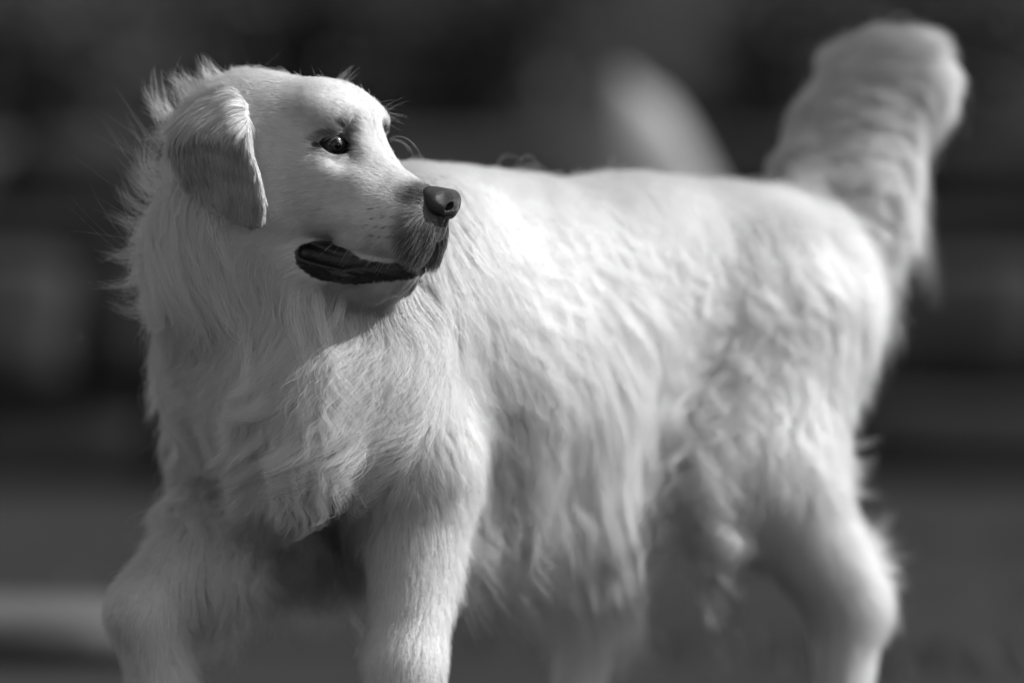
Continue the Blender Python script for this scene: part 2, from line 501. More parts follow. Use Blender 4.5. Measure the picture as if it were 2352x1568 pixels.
def hair_dark(W):
    q = to_head(W.astype(np.float32)).astype(float); q[:, 1] = np.abs(q[:, 1])
    near = (np.abs(q[:, 0]) < 15) & (np.abs(q[:, 2]) < 16) & (q[:, 1] < 8)
    mz = 0.88 * sstep(4.0, 0.5, np.sqrt(((q[:, 0] - 11.0) / 1.0) ** 2 + ((q[:, 2] + 6.6) / 1.25) ** 2)) * sstep(-3.2, -4.4, q[:, 2])
    bridge = 0.8 * sstep(2.0, 0.4, np.sqrt(((q[:, 0] - 9.2) / 1.4) ** 2 + ((q[:, 2] + 3.4) / 1.0) ** 2))
    for sx_, sz_ in SPOTS:
        mz = np.maximum(mz, 0.8 * sstep(0.16, 0.06, np.sqrt((q[:, 0] - sx_) ** 2 + (q[:, 2] - sz_) ** 2)) * (q[:, 1] > 1.2))
    chin = 0.35 * sstep(2.0, 0.3, np.sqrt((q[:, 0] - 8.8) ** 2 + (q[:, 2] + 11.0) ** 2))
    op, s, t = eye_opening(q.astype(np.float32))
    dep = (q - EYE_C) @ EYE_N
    ring = 0.5 * sstep(0.55, 0.15, op) * (dep > -0.3) * (dep < 3)
    spot = 0.75 * sstep(0.75, 0.2, np.sqrt((s - 0.75) ** 2 + ((t - 1.95) / 0.8) ** 2)) * (dep > -0.5) * (dep < 3)
    tear = 0.55 * sstep(0.9, 0.2, np.sqrt((s - 1.75) ** 2 + ((t - 0.2) / 2.2) ** 2)) * (dep > -0.8) * (dep < 3)
    return np.clip(np.maximum.reduce([mz, bridge, chin, ring, spot, tear]), 0, 1) * near
body = dmesh('body', V, F, M_SKIN)
pg = np.maximum(pigment(V), 0.85 * hair_dark(V)); pg = np.maximum(pg, 0.95 * sstep(1.5, 0.8, ell(to_head(V.astype(np.float32)), (10.5, 0, -4.4), (1.7, 1.9, 1.5))))
at = body.data.attributes.new('pigment', 'FLOAT', 'POINT'); at.data.foreach_set('value', pg.astype(np.float32))

# ears
EAR_POLY = [(-8.3, 2.6), (-7.0, 0.6), (-5.7, -1.9), (-4.7, -3.6), (-3.7, -6.2), (-3.5, -7.9), (-4.7, -9.1), (-7.2, -8.8), (-10.6, -7.0), (-14.0, -5.3),
            (-16.0, -2.6), (-15.2, 0.5), (-13.0, 2.8), (-10.2, 3.6)]
EX, EZ = np.linspace(-19, -2, 52), np.linspace(-11, 6, 52)
def _ear_table():
    """how far out the flap has to lie to rest on cheek and neck"""
    gx, gz = np.meshgrid(EX, EZ, indexing='ij')
    tab = np.full(gx.size, 4.0)
    for y in np.arange(4.0, 11.0, 0.25):
        q = np.stack([gx.ravel(), np.full(gx.size, -y), gz.ravel()], 1)
        d = dog_sdf(HO + q @ HR * 0.01) * 100
        tab = np.where(d < 0.75, y, tab)
    tab = tab.reshape(gx.shape)
    for _ in range(10):
        pd = np.pad(tab, 1, mode='edge')
        tab = np.maximum(tab * 0.15, 0) + 0.85 * (pd[:-2, 1:-1] + pd[2:, 1:-1] + pd[1:-1, :-2] + pd[1:-1, 2:] + pd[1:-1, 1:-1]) / 5
    return tab
EAR_TAB = _ear_table()
def ear_mid(X, Z):
    i = np.clip((np.asarray(X) - EX[0]) / (EX[1] - EX[0]), 0, len(EX) - 1.001); k = np.clip((np.asarray(Z) - EZ[0]) / (EZ[1] - EZ[0]), 0, len(EZ) - 1.001)
    i0 = i.astype(int); k0 = k.astype(int); a = i - i0; b = k - k0
    t = (EAR_TAB[i0, k0] * (1 - a) + EAR_TAB[i0 + 1, k0] * a) * (1 - b) + (EAR_TAB[i0, k0 + 1] * (1 - a) + EAR_TAB[i0 + 1, k0 + 1] * a) * b
    return t + 0.15 + 0.95 * sstep(3.0, -2.0, Z) + 0.25 * sstep(-7.5, -4.5, X)
def ear_sdf(q):
    x, y, z = q[:, 0].astype(float), q[:, 1].astype(float), q[:, 2].astype(float)
    d2 = poly_sd(EAR_POLY, x, z) + 0.55
    th = np.abs(y - ear_mid(x, z)) * 0.9
    a = np.sqrt(np.maximum(d2, 0) ** 2 + np.maximum(th - 0.05, 0) ** 2) - 0.30 + np.minimum(np.maximum(d2, th - 0.05), 0)
    root = cone(q.astype(np.float32), (-9.6, 3.6, 2.5), (-11.5, 4.0, 2.0), 1.05, 1.05)
    return smin(a, root, 0.8)
lo, h, G = sample_grid(ear_sdf, (-18.0, 2.2, -10.5), (-2.5, 13.5, 5.5), 0.16)
Ve, Fe = surface_nets(lo, h, G)
EARS = []; EAR_OBJ = []
for s in (-1, 1):
    W = HO + (Ve * np.array([1, s, 1])) @ HR * 0.01
    EARS.append((W, Fe if s > 0 else Fe[:, ::-1]))
    o = dmesh('ear', W, EARS[-1][1], M_SKIN)
    EAR_OBJ.append(tag(o, 'drooping ear with darker fur'))
print('ears', len(Ve), time.time() - T0)

# nose
def nose_sdf(q):
    p = q.astype(np.float32).copy(); p[:, 1] = np.abs(p[:, 1]); p[:, 2] -= 0.22; p[:, 0] -= 0.12
    bx_ = np.abs(p - np.array([10.25, 0, -3.95], np.float32)) - np.array([0.75, 0.55, 0.24], np.float32)
    d = np.sqrt((np.maximum(bx_, 0) ** 2).sum(1)) + np.minimum(bx_.max(1), 0) - 1.06
    d = smin(d, ell(p, (10.35, 1.05, -4.20), (1.35, 0.88, 0.95)), 0.35)                 # wing of the nostril
    d = smin(d, ell(p, (11.40, 0.0, -4.50), (0.80, 0.70, 1.00)), 0.4)                   # septum
    d = smin(d, ell(p, (10.50, 0.40, -5.75), (0.75, 0.55, 0.85)), 0.35)
    d = smax(d, -cone(p, (12.25, 0.92, -4.05), (11.70, 1.30, -4.95), 0.36, 0.27), 0.14)
    d = smax(d, -cone(p, (12.2, 0.92, -4.25), (10.3, 0.85, -4.30), 0.38, 0.42), 0.14)
    d = smax(d, -cone(p, (11.70, 1.30, -4.95), (10.50, 2.15, -5.05), 0.17, 0.10), 0.12)
    d = smax(d, -cone(p, (12.6, 0, -4.4), (11.75, 0, -6.9), 0.06, 0.16), 0.14)
    return d
lo, h, G = sample_grid(nose_sdf, (8.0, -2.6, -7.4), (13.0, 2.6, -2.0), 0.05)
Vn, Fn = surface_nets(lo, h, G)
Vn = polish(nose_sdf, Vn, .03)
Wn = HO + Vn @ HR * 0.01
dmesh('nose', Wn, Fn, M_NOSE)

# eyes
def cap(c, axis, r, ang, rings=10, seg=32):
    axis = axis / np.linalg.norm(axis)
    t = np.cross(axis, [0, 0, 1]); t /= np.linalg.norm(t); bb = np.cross(axis, t)
    vs = [c + axis * r]; fs = []
    for i in range(1, rings + 1):
        a = ang * i / rings
        for k in range(seg):
            ph = 2 * math.pi * k / seg
            vs.append(c + r * (math.cos(a) * axis + math.sin(a) * (math.cos(ph) * t + math.sin(ph) * bb)))
    for k in range(seg):
        fs.append((0, 0, 1 + k, 1 + (k + 1) % seg))
    for i in range(rings - 1):
        for k in range(seg):
            p0 = 1 + i * seg + k; p1 = 1 + i * seg + (k + 1) % seg
            fs.append((p0, p0 + seg, p1 + seg, p1))
    return np.array(vs), fs
def poly_mesh(name, vs, fs, mat, parent):
    me = bpy.data.meshes.new(name)
    me.from_pydata([tuple(v) for v in vs], [], [tuple(dict.fromkeys(f)) for f in fs])
    me.materials.append(mat)
    me.polygons.foreach_set('use_smooth', np.ones(len(me.polygons), dtype=bool))
    return link(bpy.data.objects.new(name, me), parent)
for s in (-1, 1):
    c = Hw(EYE_C[0], s * EYE_C[1], EYE_C[2])
    g = 0.78 * HF + s * 0.62 * HL + 0.02 * HU
    e = link(bpy.data.objects.new('eye', None), dog)
    e.location = c + dog_inv
    z = np.zeros(3)
    vs, fs = cap(z, g, EYE_R * 0.01, math.pi * 0.97, 20, 40)
    poly_mesh('eyeball', vs, fs, M_BALL, e)
    gn = g / np.linalg.norm(g)
    vs, fs = cap(gn * 0.0070, g, 0.0079, 1.02)
    poly_mesh('iris', vs, fs, M_IRIS, e)
    vs, fs = cap(gn * 0.0072, g, 0.0079, 0.42)
    poly_mesh('pupil', vs, fs, M_PUPIL, e)
    vs, fs = cap(gn * 0.0075, g, 0.0080, 1.06)
    poly_mesh('cornea', vs, fs, M_CORNEA, e)
print('face', time.time() - T0)
# ------------------------------------------------------------------ fur
# smooth distance grid for laying hair along the body
GL = np.array([-.62, -.28, -.06]); GH = 0.008
GL[2] = -.09
gn_ = np.ceil((np.array([.74, .92, .86]) - GL) / GH).astype(int)
gp = np.stack(np.meshgrid(*[np.arange(k) for k in gn_], indexing='ij'), -1).reshape(-1, 3) * GH + GL
def all_sdf(p):
    d = dog_sdf(p)
    h = to_head(np.asarray(p, np.float32))
    m = ((h - np.array([-9, 0, -3], np.float32)) ** 2).sum(1) < 17 ** 2
    if m.any():
        q = h[m].copy(); q[:, 1] = np.abs(q[:, 1])
        d[m] = np.minimum(d[m], ear_sdf(q) * 0.01)
    return d
DG = np.concatenate([all_sdf(gp[k:k + 300000]) for k in range(0, len(gp), 300000)]).reshape(gn_)
_hq = to_head(gp.astype(np.float32)); _hm = ((_hq - np.array([-2, 0, -3], np.float32)) ** 2).sum(1) < 23 ** 2
HG = np.full(len(gp), 20.0, np.float32); HG[_hm] = head_sdf(_hq[_hm]); HG = HG.reshape(gn_)
NG = np.stack(np.gradient(DG, GH), -1).astype(np.float32)
NG /= np.linalg.norm(NG, axis=-1, keepdims=True) + 1e-9
print('grid', DG.shape, time.time() - T0)
def tri(Gr, p, lo=GL, h=GH):
    x = (p - lo) / h
    n = np.array(Gr.shape[:3])
    x = np.clip(x, 0, n - 1.001)
    i = x.astype(int); f = (x - i)
    o = 0
    for a in (0, 1):
        wa = f[:, 0] if a else 1 - f[:, 0]
        for b in (0, 1):
            wb = f[:, 1] if b else 1 - f[:, 1]
            for c in (0, 1):
                wc = f[:, 2] if c else 1 - f[:, 2]
                w = wa * wb * wc
                g = Gr[i[:, 0] + a, i[:, 1] + b, i[:, 2] + c]
                o = o + (g * w[:, None] if g.ndim == 2 else g * w)
    return o

# combing: what direction, length (cm), loft (cm) and how strongly hair bunches into locks
bvh = BVHTree.FromPolygons([tuple(v) for v in V[::1]], [tuple(f) for f in F.tolist()]) 
print('bvh', time.time() - T0)
# px, py, dx, dy, length, loft, clump [, depth]
COMB = [
 # back and flank
 (1000,420,1,.8,4.2,.8,.5),(1150,470,1,.75,4.5,.8,.5),(1400,455,1,.55,4.5,.8,.5),(1600,470,1,.7,4.5,.8,.5),(1700,500,.8,.8,4.5,.8,.5),
 (1200,620,.85,1,7.5,1.0,.75),(1400,620,.85,1,7.5,1.0,.75),(1550,620,.5,1,7.5,1.0,.75),(1700,620,.45,1,5.5,1.0,.6),(1800,620,.35,1,5,.9,.6),
 (1120,650,.5,1,6.5,1.2,.6),(1250,800,.8,1,9,1.2,.85),(1400,800,.5,1,9,1.2,.85),(1550,840,.1,1,9,1.2,.85),
 (1250,980,.05,1,11,1.5,.8),(1450,980,-.25,1,12,1.5,.8),(1580,940,-.4,1,9,1.4,.8),(1650,880,-.35,1,7,1.4,.6),
 (1300,1090,-.3,1,15,1.8,.8),(1170,1110,-.15,1,14,1.8,.8),(1420,1070,-.25,1,15,1.8,.85),(1550,1010,-.2,1,13,1.6,.85),(1480,930,-.15,1,13,6,.7,.34),(1560,930,-.1,1,12,6,.65,.37),(1620,920,-.05,1,9,4,.55,.40),(1675,930,-.1,1,6,2.5,.5,.42),
 # hindquarter
 (1750,760,-.1,1,5.5,1.1,.7),(1740,900,-.4,1,5,1.1,.75),(1850,800,.1,1,4.5,1.0,.7),(1890,980,.12,1,4.0,1.0,.7),(1800,1030,-.1,1,3,.8,.65),
 (1930,1100,.3,1,4.5,1.5,.7),(1960,1230,.6,.9,5,2.2,.7),(1985,1330,.7,.8,4.5,2.2,.6),(1850,1200,.1,1,4.5,1.4,.6),(1900,1360,.2,1,3.2,1.2,.5),(1960,1480,.1,1,1.8,.7,.4),(1840,700,.25,1,4.0,.9,.7),
 (1900,850,.15,1,3.2,.8,.65),
 # near shoulder and leg
 (1010,650,.35,1,6,1.1,.6),(1040,500,.7,1,5,.9,.5),(1050,850,.3,1,5,1.0,.6),(950,880,-.1,1,4.5,1.0,.6),(1000,1030,.1,1,3.2,.8,.5),(1110,980,.2,1,5.5,1.3,.7),(900,800,.12,1,5.5,1.2,.7),
 (1050,1120,.25,1,3,.9,.5),(980,1200,.05,1,2.2,.7,.4),(950,1400,0,1,1.1,.45,.35),(1075,1260,.35,1,4.5,2.0,.6,.15),(1070,1400,.2,1,3,1.2,.5,.15),(880,1300,-.05,1,1.1,.45,.35),
 # chest and throat
 (560,720,.12,1,7,1.6,.8),(700,740,-.05,1,8.5,1.8,.9),(740,850,.12,1,9,1.9,.9),(640,900,-.55,.8,8,2.0,.9),(590,1010,-.7,.7,8,2.0,.9),(740,1000,-.35,1,8,1.8,.9),
 (560,1090,-.4,.9,8,2.0,.85),(450,900,.1,1,6,1.4,.7),(430,1080,.05,1,5,1.3,.65),(810,850,.0,1,5.5,1.5,.75),(850,950,-.7,.8,4.5,1.8,.75),(800,1080,-.8,.6,5,2.0,.8),
 (560,1150,.05,1,8,3,.7,.10),(640,1110,.02,1,12,6,.7,.11),(715,1110,0,1,13,6,.7,.14),(790,1110,-.03,1,13,6,.7,.18),(850,1120,-.03,1,10,4,.7,.20),(660,690,.25,1,6,1.8,.8),
 # far front leg
 (430,1220,-.5,.9,1.6,.6,.4),(340,1320,-.6,.8,.9,.35,.3),(290,1430,-.2,1,.8,.3,.3),(300,1520,.1,1,.8,.3,.3),(420,1380,-.1,1,1.2,.5,.4),(640,1240,.1,1,8,5,.75,.21),(560,1300,.15,1,9,5,.75,.19),(490,1370,.15,1,9,5,.75,.17),(430,1430,.15,1,7,4,.7,.14),
 # neck and ruff
 (400,520,-.15,1,5,1.8,.7),(350,440,-.9,.5,5.5,3.2,.7),(345,600,-.75,.7,6,3.0,.7),(355,700,-.45,1,5.5,2.2,.7),(480,600,.15,1,5.5,1.7,.75),(570,600,.45,1,5,1.6,.75),(440,700,.05,1,5.5,1.6,.7),
 (640,640,.4,.8,5,1.5,.7),(470,240,-.9,.15,3.0,1.4,.6),(520,185,-1,-.15,2.4,1.0,.6),(400,320,-1,.1,4.2,2.6,.65),(430,420,-.4,.9,3.5,1.2,.7),(540,440,-.05,1,3,.8,.6),
 # tail
 (1850,420,.5,-.1,3.5,1.0,.5,.57),(1850,300,.5,-.75,3.0,.7,.5,.60),(1910,400,.85,.3,10,6,.55,.56),(1920,260,.95,-.25,8,4,.45,.58),(1960,140,1,-.5,6,2.0,.4,.61),
 (1990,230,1,.05,10,5,.5,.57),(2060,90,1,.05,7,3,.4,.60),(2110,150,.85,.5,8,4,.4,.60),(2165,240,.1,1,8,5,.4,.60),(2140,330,-.35,.9,8,5,.4,.60),(2080,320,.35,1,10,6,.5,.60),(2000,380,.7,.7,11,7,.6,.58),
 (2050,480,.2,1,11,7,.6,.60),(1930,520,.7,.7,10,6,.6,.55),(2000,620,.15,1,10,5,.6,.58),(1900,620,.45,.9,6,2.2,.5,.52),(1930,740,.1,1,5,1.6,.45,.53),
]
A_p, A_d, A_s = [], [], []
for row in COMB:
    px, py, dx, dy, ln, lf, cl = row[:7]
    r = pray(px, py)
    if len(row) > 7:
        hit = P(px, py, row[7])
        nrm = tri(NG, hit[None])[0]
    else:
        hp, nn, fi, di = bvh.ray_cast(Vector(CAM), Vector(r))
        if hp is None:
            print('comb misses', row); continue
        hit = np.array(hp); nrm = tri(NG, hit[None])[0]
    # screen direction laid into the tangent plane
    t = np.array([dx, 0, -dy], float)
    nn = nrm / (np.linalg.norm(nrm) + 1e-9)
    if abs(nn[1]) > 0.25:
        t[1] = -(t @ nn) / nn[1]
        t[1] = np.clip(t[1], -1.2, 1.2)
    if len(row) == 7 and ln < 8:
        t -= nn * (t @ nn) * 0.8
    else:
        t[1] = np.clip(t[1], -0.2, 0.2)
    t /= np.linalg.norm(t)
    A_p.append(hit); A_d.append(t); A_s.append((ln, lf, cl))
    if 880 < px < 1990 and py < 1300 and len(row) == 7:      # the far flank wears the same coat
        b = BR @ (hit - BO); b[1] *= -1
        td = BR @ t; td[1] *= -1
        A_p.append(BO + b @ BR); A_d.append(td @ BR); A_s.append((ln, lf, cl))
A_p = np.array(A_p); A_d = np.array(A_d); A_s = np.array(A_s)
# baked on a coarse grid
FH = 0.014
fn = np.ceil((gn_ * GH) / FH).astype(int) + 1
fp = np.stack(np.meshgrid(*[np.arange(k) for k in fn], indexing='ij'), -1).reshape(-1, 3) * FH + GL
def comb_field(p):
    b = (p - BO) @ BR.T
    dd = np.empty((len(p), 3))
    back = sstep(0.42, 0.55, b[:, 2])
    dd = -BH[None] * (0.35 + 0.75 * back)[:, None] + np.array([0, 0, -1.0])[None] * (1.0 - 0.65 * back)[:, None]
    leg = sstep(0.30, 0.20, b[:, 2])
    st = np.stack([4.5 - 3.4 * leg, 1.3 - 0.8 * leg, 0.7 - 0.35 * leg], 1)
    W = np.full(len(p), 0.03)
    od = dd / np.linalg.norm(dd, axis=1, keepdims=True) * 0.03; os_ = st * 0.03
    for a, d, s in zip(A_p, A_d, A_s):
        w = np.exp(-((p - a) ** 2).sum(1) / (2 * 0.038 ** 2))
        W += w; od += w[:, None] * d; os_ += w[:, None] * s
    return od / (np.linalg.norm(od, axis=1, keepdims=True) + 1e-9), os_ / W[:, None]
near = tri(DG, fp) < 0.16
CD = np.zeros((len(fp), 3)); CS = np.zeros((len(fp), 3)); CD[:, 2] = -1; CS[:] = (3, 1, .6)
CD[near], CS[near] = comb_field(fp[near])
CD = CD.reshape(*fn, 3).astype(np.float32); CS = CS.reshape(*fn, 3).astype(np.float32)
print('comb', time.time() - T0)

def head_comb(q):
    """direction, length (cm), loft (cm), clump for the short coat of the face; q in head coordinates (cm)"""
    x, y, z = q[:, 0], np.abs(q[:, 1]), q[:, 2]
    sg = np.where(q[:, 1] < 0, -1.0, 1.0)
    dx = -np.ones(len(q)); dy = 0.25 * np.ones(len(q)); dz = -0.10 * np.ones(len(q))
    cheek = sstep(-1, -7, z) * sstep(4, -3, x)
    dz -= 0.55 * cheek
    mz = sstep(3, 7, x)
    dz -= 0.35 * mz * sstep(-3, -6, z)
    front = sstep(8.2, 10.0, x) * sstep(-4.8, -6.2, z)
    dx = dx * (1 - front) - 0.15 * front; dz = dz * (1 - front) - 1.0 * front
    chin = sstep(-10.5, -11.5, z) * sstep(2, 6, x)
    dx = dx * (1 - chin) - 0.5 * chin; dz = dz * (1 - chin) - 0.8 * chin
    br = sstep(0.6, 2.4, z) * sstep(3, 0, x) * sstep(-6, -2, x)
    dz += 0.35 * br; dy += 0.4 * br
    # fan around the eye
    e = q.copy(); e[:, 1] = y
    e = e - (EYE_C + EYE_N)
    s = e @ EYE_T; t = e @ EYE_B
    fan = np.exp(-(s * s + t * t) / (2 * 1.5 ** 2))
    rx = s[:, None] * EYE_T + t[:, None] * EYE_B - 0.8 * EYE_T
    D = np.stack([dx, dy, dz], 1) * (1 - 0.7 * fan)[:, None] + rx * (0.7 * fan)[:, None]
    D[:, 1] *= sg
    D /= np.linalg.norm(D, axis=1, keepdims=True) + 1e-9
    back = sstep(-5.5, -10, x)
    ln = 0.75 + 0.5 * sstep(6, -2, x) + 0.35 * cheek + 2.4 * back + 1.2 * sstep(-9, -13, z) * sstep(2, -3, x) + 1.0 * front + 0.35 * chin - 0.2 * fan
    lf = 0.10 + 0.12 * sstep(4, -4, x) + 0.75 * back + 0.1 * front
    cl = 0.25 + 0.35 * back + 0.2 * front
    return D, np.stack([ln, lf, cl], 1)
def comb_at(p):
    D = tri(CD, p, GL, FH); S = tri(CS, p, GL, FH)
    fr = sstep(0.04, 0.14, (p - BO) @ BH) * sstep(0.20, 0.28, p[:, 2])
    D = D + (0.09 + 0.26 * fr)[:, None] * np.stack([vnoise(p, 0.026, 101), 0.4 * vnoise(p, 0.026, 102), 0.6 * vnoise(p, 0.026, 103)], 1)
    q = to_head(p.astype(np.float32)).astype(float)
    w = sstep(-12.5, -8.0, q[:, 0]) * sstep(-15.5, -12.5, q[:, 2]) * (q[:, 0] < 16) * (np.abs(q[:, 1]) < 12) * (q[:, 2] < 12)
    w *= 1 - sstep(-9.5, -13.0, q[:, 2]) * sstep(-1.0, -4.5, q[:, 0])
    w *= sstep(3.2, 1.4, tri(HG, p))          # only on the head itself, not on the shoulder beyond it
    m = w > 0
    if m.any():
        hd, hs = head_comb(q[m])
        D[m] = D[m] * (1 - w[m])[:, None] + (hd @ HR) * w[m][:, None]
        S[m] = S[m] * (1 - w[m])[:, None] + hs * w[m][:, None]
    return D / (np.linalg.norm(D, axis=1, keepdims=True) + 1e-9), S, w

def tri_faces(F):
    return np.concatenate([F[:, [0, 1, 2]], F[:, [0, 2, 3]]])
def scatter(V, Tf, weight, count):
    a, b, c = V[Tf[:, 0]], V[Tf[:, 1]], V[Tf[:, 2]]
    nr = np.cross(b - a, c - a); ar = np.linalg.norm(nr, axis=1) * 0.5
    w = ar * weight
    cs = np.cumsum(w)
    k = np.searchsorted(cs, rng.random(count) * cs[-1])
    k = np.minimum(k, len(Tf) - 1)
    r1 = np.sqrt(rng.random(count)); r2 = rng.random(count)
    p = a[k] * (1 - r1)[:, None] + b[k] * (r1 * (1 - r2))[:, None] + c[k] * (r1 * r2)[:, None]
    n = nr[k] / (np.linalg.norm(nr[k], axis=1, keepdims=True) + 1e-12)
    return p, n
def march(p, n, npts, len_k, loft_k, wave=0.0, frizz=0.0, S=None, w_head=None, droop=0.0, length=None):
    """lay strands along the combing field; returns (count, npts, 3)"""
    d0, S0, wh = comb_at(p)
    L = (S0[:, 0] * 0.01 * len_k) if length is None else length
    loft = S0[:, 1] * 0.01 * loft_k
    out = np.empty((len(p), npts, 3)); out[:, 0] = p
    step = L / (npts - 1)
    dn = (d0 * n).sum(1)
    prev = d0 - n * np.where(dn < 0, dn, 0.25 * dn)[:, None]
    prev = prev / (np.linalg.norm(prev, axis=1, keepdims=True) + 1e-9) + n * np.clip(loft / (L + 1e-6) * 2.2, 0.12, 1.1)[:, None]
    prev /= np.linalg.norm(prev, axis=1, keepdims=True)
    cur = p.copy()
    for k in range(1, npts):
        t = k / (npts - 1)
        cur = cur + prev * step[:, None]
        out[:, k] = cur
        if k == npts - 1:
            break
        d, S_, _ = comb_at(cur)
        nn = tri(NG, cur); nn /= np.linalg.norm(nn, axis=1, keepdims=True) + 1e-9
        ds = tri(DG, cur)
        tgt = loft * min(1.0, 0.25 + 1.5 * t)
        dn = (d * nn).sum(1)
        d = d - nn * np.minimum(dn, 0.0)[:, None] * np.clip(1.3 - ds / 0.05, 0, 1)[:, None]
        d = d + nn * np.maximum(np.clip((tgt - ds) / (step * 2.5 + 1e-5), -0.35, 0.8), -0.35 * np.clip(1 - 2.5 * dn, 0, 1))[:, None] + np.array([0, 0, -droop * t])
        prev = prev * 0.45 + d / (np.linalg.norm(d, axis=1, keepdims=True) + 1e-9) * 0.55
        prev /= np.linalg.norm(prev, axis=1, keepdims=True) + 1e-9
    return out, S0, wh, L
def unit(a):
    return a / (np.linalg.norm(a, axis=-1, keepdims=True) + 1e-9)
def groom(p, n, npts, len_j, loft_k, guides, wave_amp=1.0, frizz=1.0, clump_k=1.0, stray=0.03, hf=1.0):
    """children strands drawn into the locks of their nearest guide"""
    gpth, gkd, gL = guides
    N = len(p)
    lay = 0.35 + 0.75 * rng.random(N)
    P_, S0, wh, L = march(p, n, npts, len_j, loft_k * lay)
    gi = np.array([gkd.find(q)[1] for q in p.tolist()])
    t = np.linspace(0, 1, npts)
    gp_ = gpth[gi]
    gt = np.clip(t[None, :] * (L / gL[gi])[:, None], 0, 1) * (gpth.shape[1] - 1)
    i0 = np.minimum(gt.astype(int), gpth.shape[1] - 2); fr = (gt - i0)[..., None]
    ar = np.arange(N)[:, None]
    gq = gp_[ar, i0] * (1 - fr) + gp_[ar, i0 + 1] * fr
    cl = np.clip(S0[:, 2] * clump_k * (0.75 + 0.5 * rng.random(N)), 0, 0.96)
    is_stray = rng.random(N) < stray
    cl[is_stray] *= 0.15
    w = cl[:, None] * (t[None, :] ** 0.85)
    out = P_ * (1 - w[..., None]) + gq * w[..., None]
    # waves shared by a lock, finer frizz of its own
    tang = unit(np.gradient(out, axis=1))
    nn = n[:, None, :]
    side = unit(np.cross(tang, nn))
    ph = 3.0 * vnoise(gpth[gi, 0], 0.10, 3)
    lam = 0.052 + 0.006 * vnoise(gpth[gi, 0], 0.15, 9)
    amp = wave_amp * 0.0030 * np.clip(L / 0.05, 0, 1.4) ** 1.5 * (0.6 + 0.5 * vnoise(gpth[gi, 0], 0.06, 5))
    sv = L[:, None] * t[None, :]
    out = out + side * (amp[:, None] * (t[None, :] ** 0.8) * np.sin(2 * math.pi * sv / lam[:, None] + ph[:, None]))[..., None]
    fz = frizz * 0.0011 * np.clip(L / 0.05, 0, 1.5)
    fz = np.where(is_stray, fz * 3.5, fz)
    a1 = rng.normal(size=(N, 1, 3)); a2 = rng.normal(size=(N, 1, 3)); f1 = rng.random((N, 1)) * 3 + 1.0; p1 = rng.random((N, 1)) * 6.28
    out = out + (a1 * np.sin(f1 * 2 * t[None] + p1)[..., None] - a1 * np.sin(p1)[..., None] + 0.8 * a2 * (t[None, :] ** 1.5)[..., None]) * fz[:, None, None]
    return out, S0, wh, L
def make_guides(p, n, npts, len_k, loft_k):
    g, S0, wh, L = march(p, n, npts, len_k, loft_k)
    kd = kdtree.KDTree(len(p))
    for i, q in enumerate(p.tolist()):
        kd.insert(q, i)
    kd.balance()
    return g, kd, np.maximum(L, 1e-4)
def hair_object(name, pts, radius, tone, mat, parent, label=None, nrm=None):
    """strands as one curves object; radius at the root per strand, tapering to the tip"""
    N, K, _ = pts.shape
    hc_ = bpy.data.hair_curves.new(name)
    hc_.add_curves([K] * N)
    hc_.attributes['position'].data.foreach_set('vector', np.ascontiguousarray(pts + dog_inv, dtype=np.float32).ravel())
    at = hc_.attributes.get('radius') or hc_.attributes.new('radius', 'FLOAT', 'POINT')
    prof = (1.0 - np.linspace(0, 1, K) ** 2.2 * 0.88)
    at.data.foreach_set('value', (radius[:, None] * prof[None]).astype(np.float32).ravel())
    at = hc_.attributes.new('tone', 'FLOAT', 'CURVE')
    at.data.foreach_set('value', tone.astype(np.float32))
    if nrm is None:
        nrm = tri(NG, pts[:, min(1, K - 1)])
    at = hc_.attributes.new('coat_normal', 'FLOAT_VECTOR', 'CURVE')
    at.data.foreach_set('vector', np.ascontiguousarray(unit(nrm), dtype=np.float32).ravel())
    hc_.materials.append(mat)
    o = link(bpy.data.objects.new(name, hc_), parent)
    o['kind'] = 'stuff'
    if label:
        o['label'] = label
    return o

# density: full where the coat can be seen from about the photographer's side, thinner on the far side
TF = tri_faces(F)
cen = (V[TF[:, 0]] + V[TF[:, 1]] + V[TF[:, 2]]) / 3
fnrm = np.cross(V[TF[:, 1]] - V[TF[:, 0]], V[TF[:, 2]] - V[TF[:, 0]])
fnrm = unit(fnrm)
view = unit(CAM - cen)
face_cos = (fnrm * view).sum(1)
vis = 0.30 + 0.70 * sstep(-0.45, 0.0, face_cos)
hq = to_head(cen.astype(np.float32)).astype(float)
Wd = comb_at(cen)[2]                      # 1 on the short-haired face
bare = pigment(cen)
tailp = np.array([q for q, r in TAIL])
bq = (cen - BO) @ BR.T
tail_d = np.min([cone(cen.astype(np.float32), a[0], b_[0], 0, 0) for a, b_ in zip(TAIL[:-1], TAIL[1:])], axis=0)
is_tail = (tail_d < 0.06) & (bq[:, 0] < -0.50) & (bq[:, 2] > 0.50)
is_head = Wd > 0.5
is_leg = (bq[:, 2] < 0.25) & ~is_head
is_front = (bq[:, 0] > 0.085) & ~is_head & ~is_leg
is_coat = ~(is_tail | is_head | is_leg | is_front)
feet = sstep(-0.02, 0.02, bq[:, 2]) * 0.7 + 0.3
uncovered = 1 - ((poly_sd(EAR_POLY, hq[:, 0], hq[:, 2]) < -0.5) & (np.abs(hq[:, 1]) < ear_mid(hq[:, 0], hq[:, 2]) + 0.4) & (hq[:, 2] < 2.2)) * 0.96
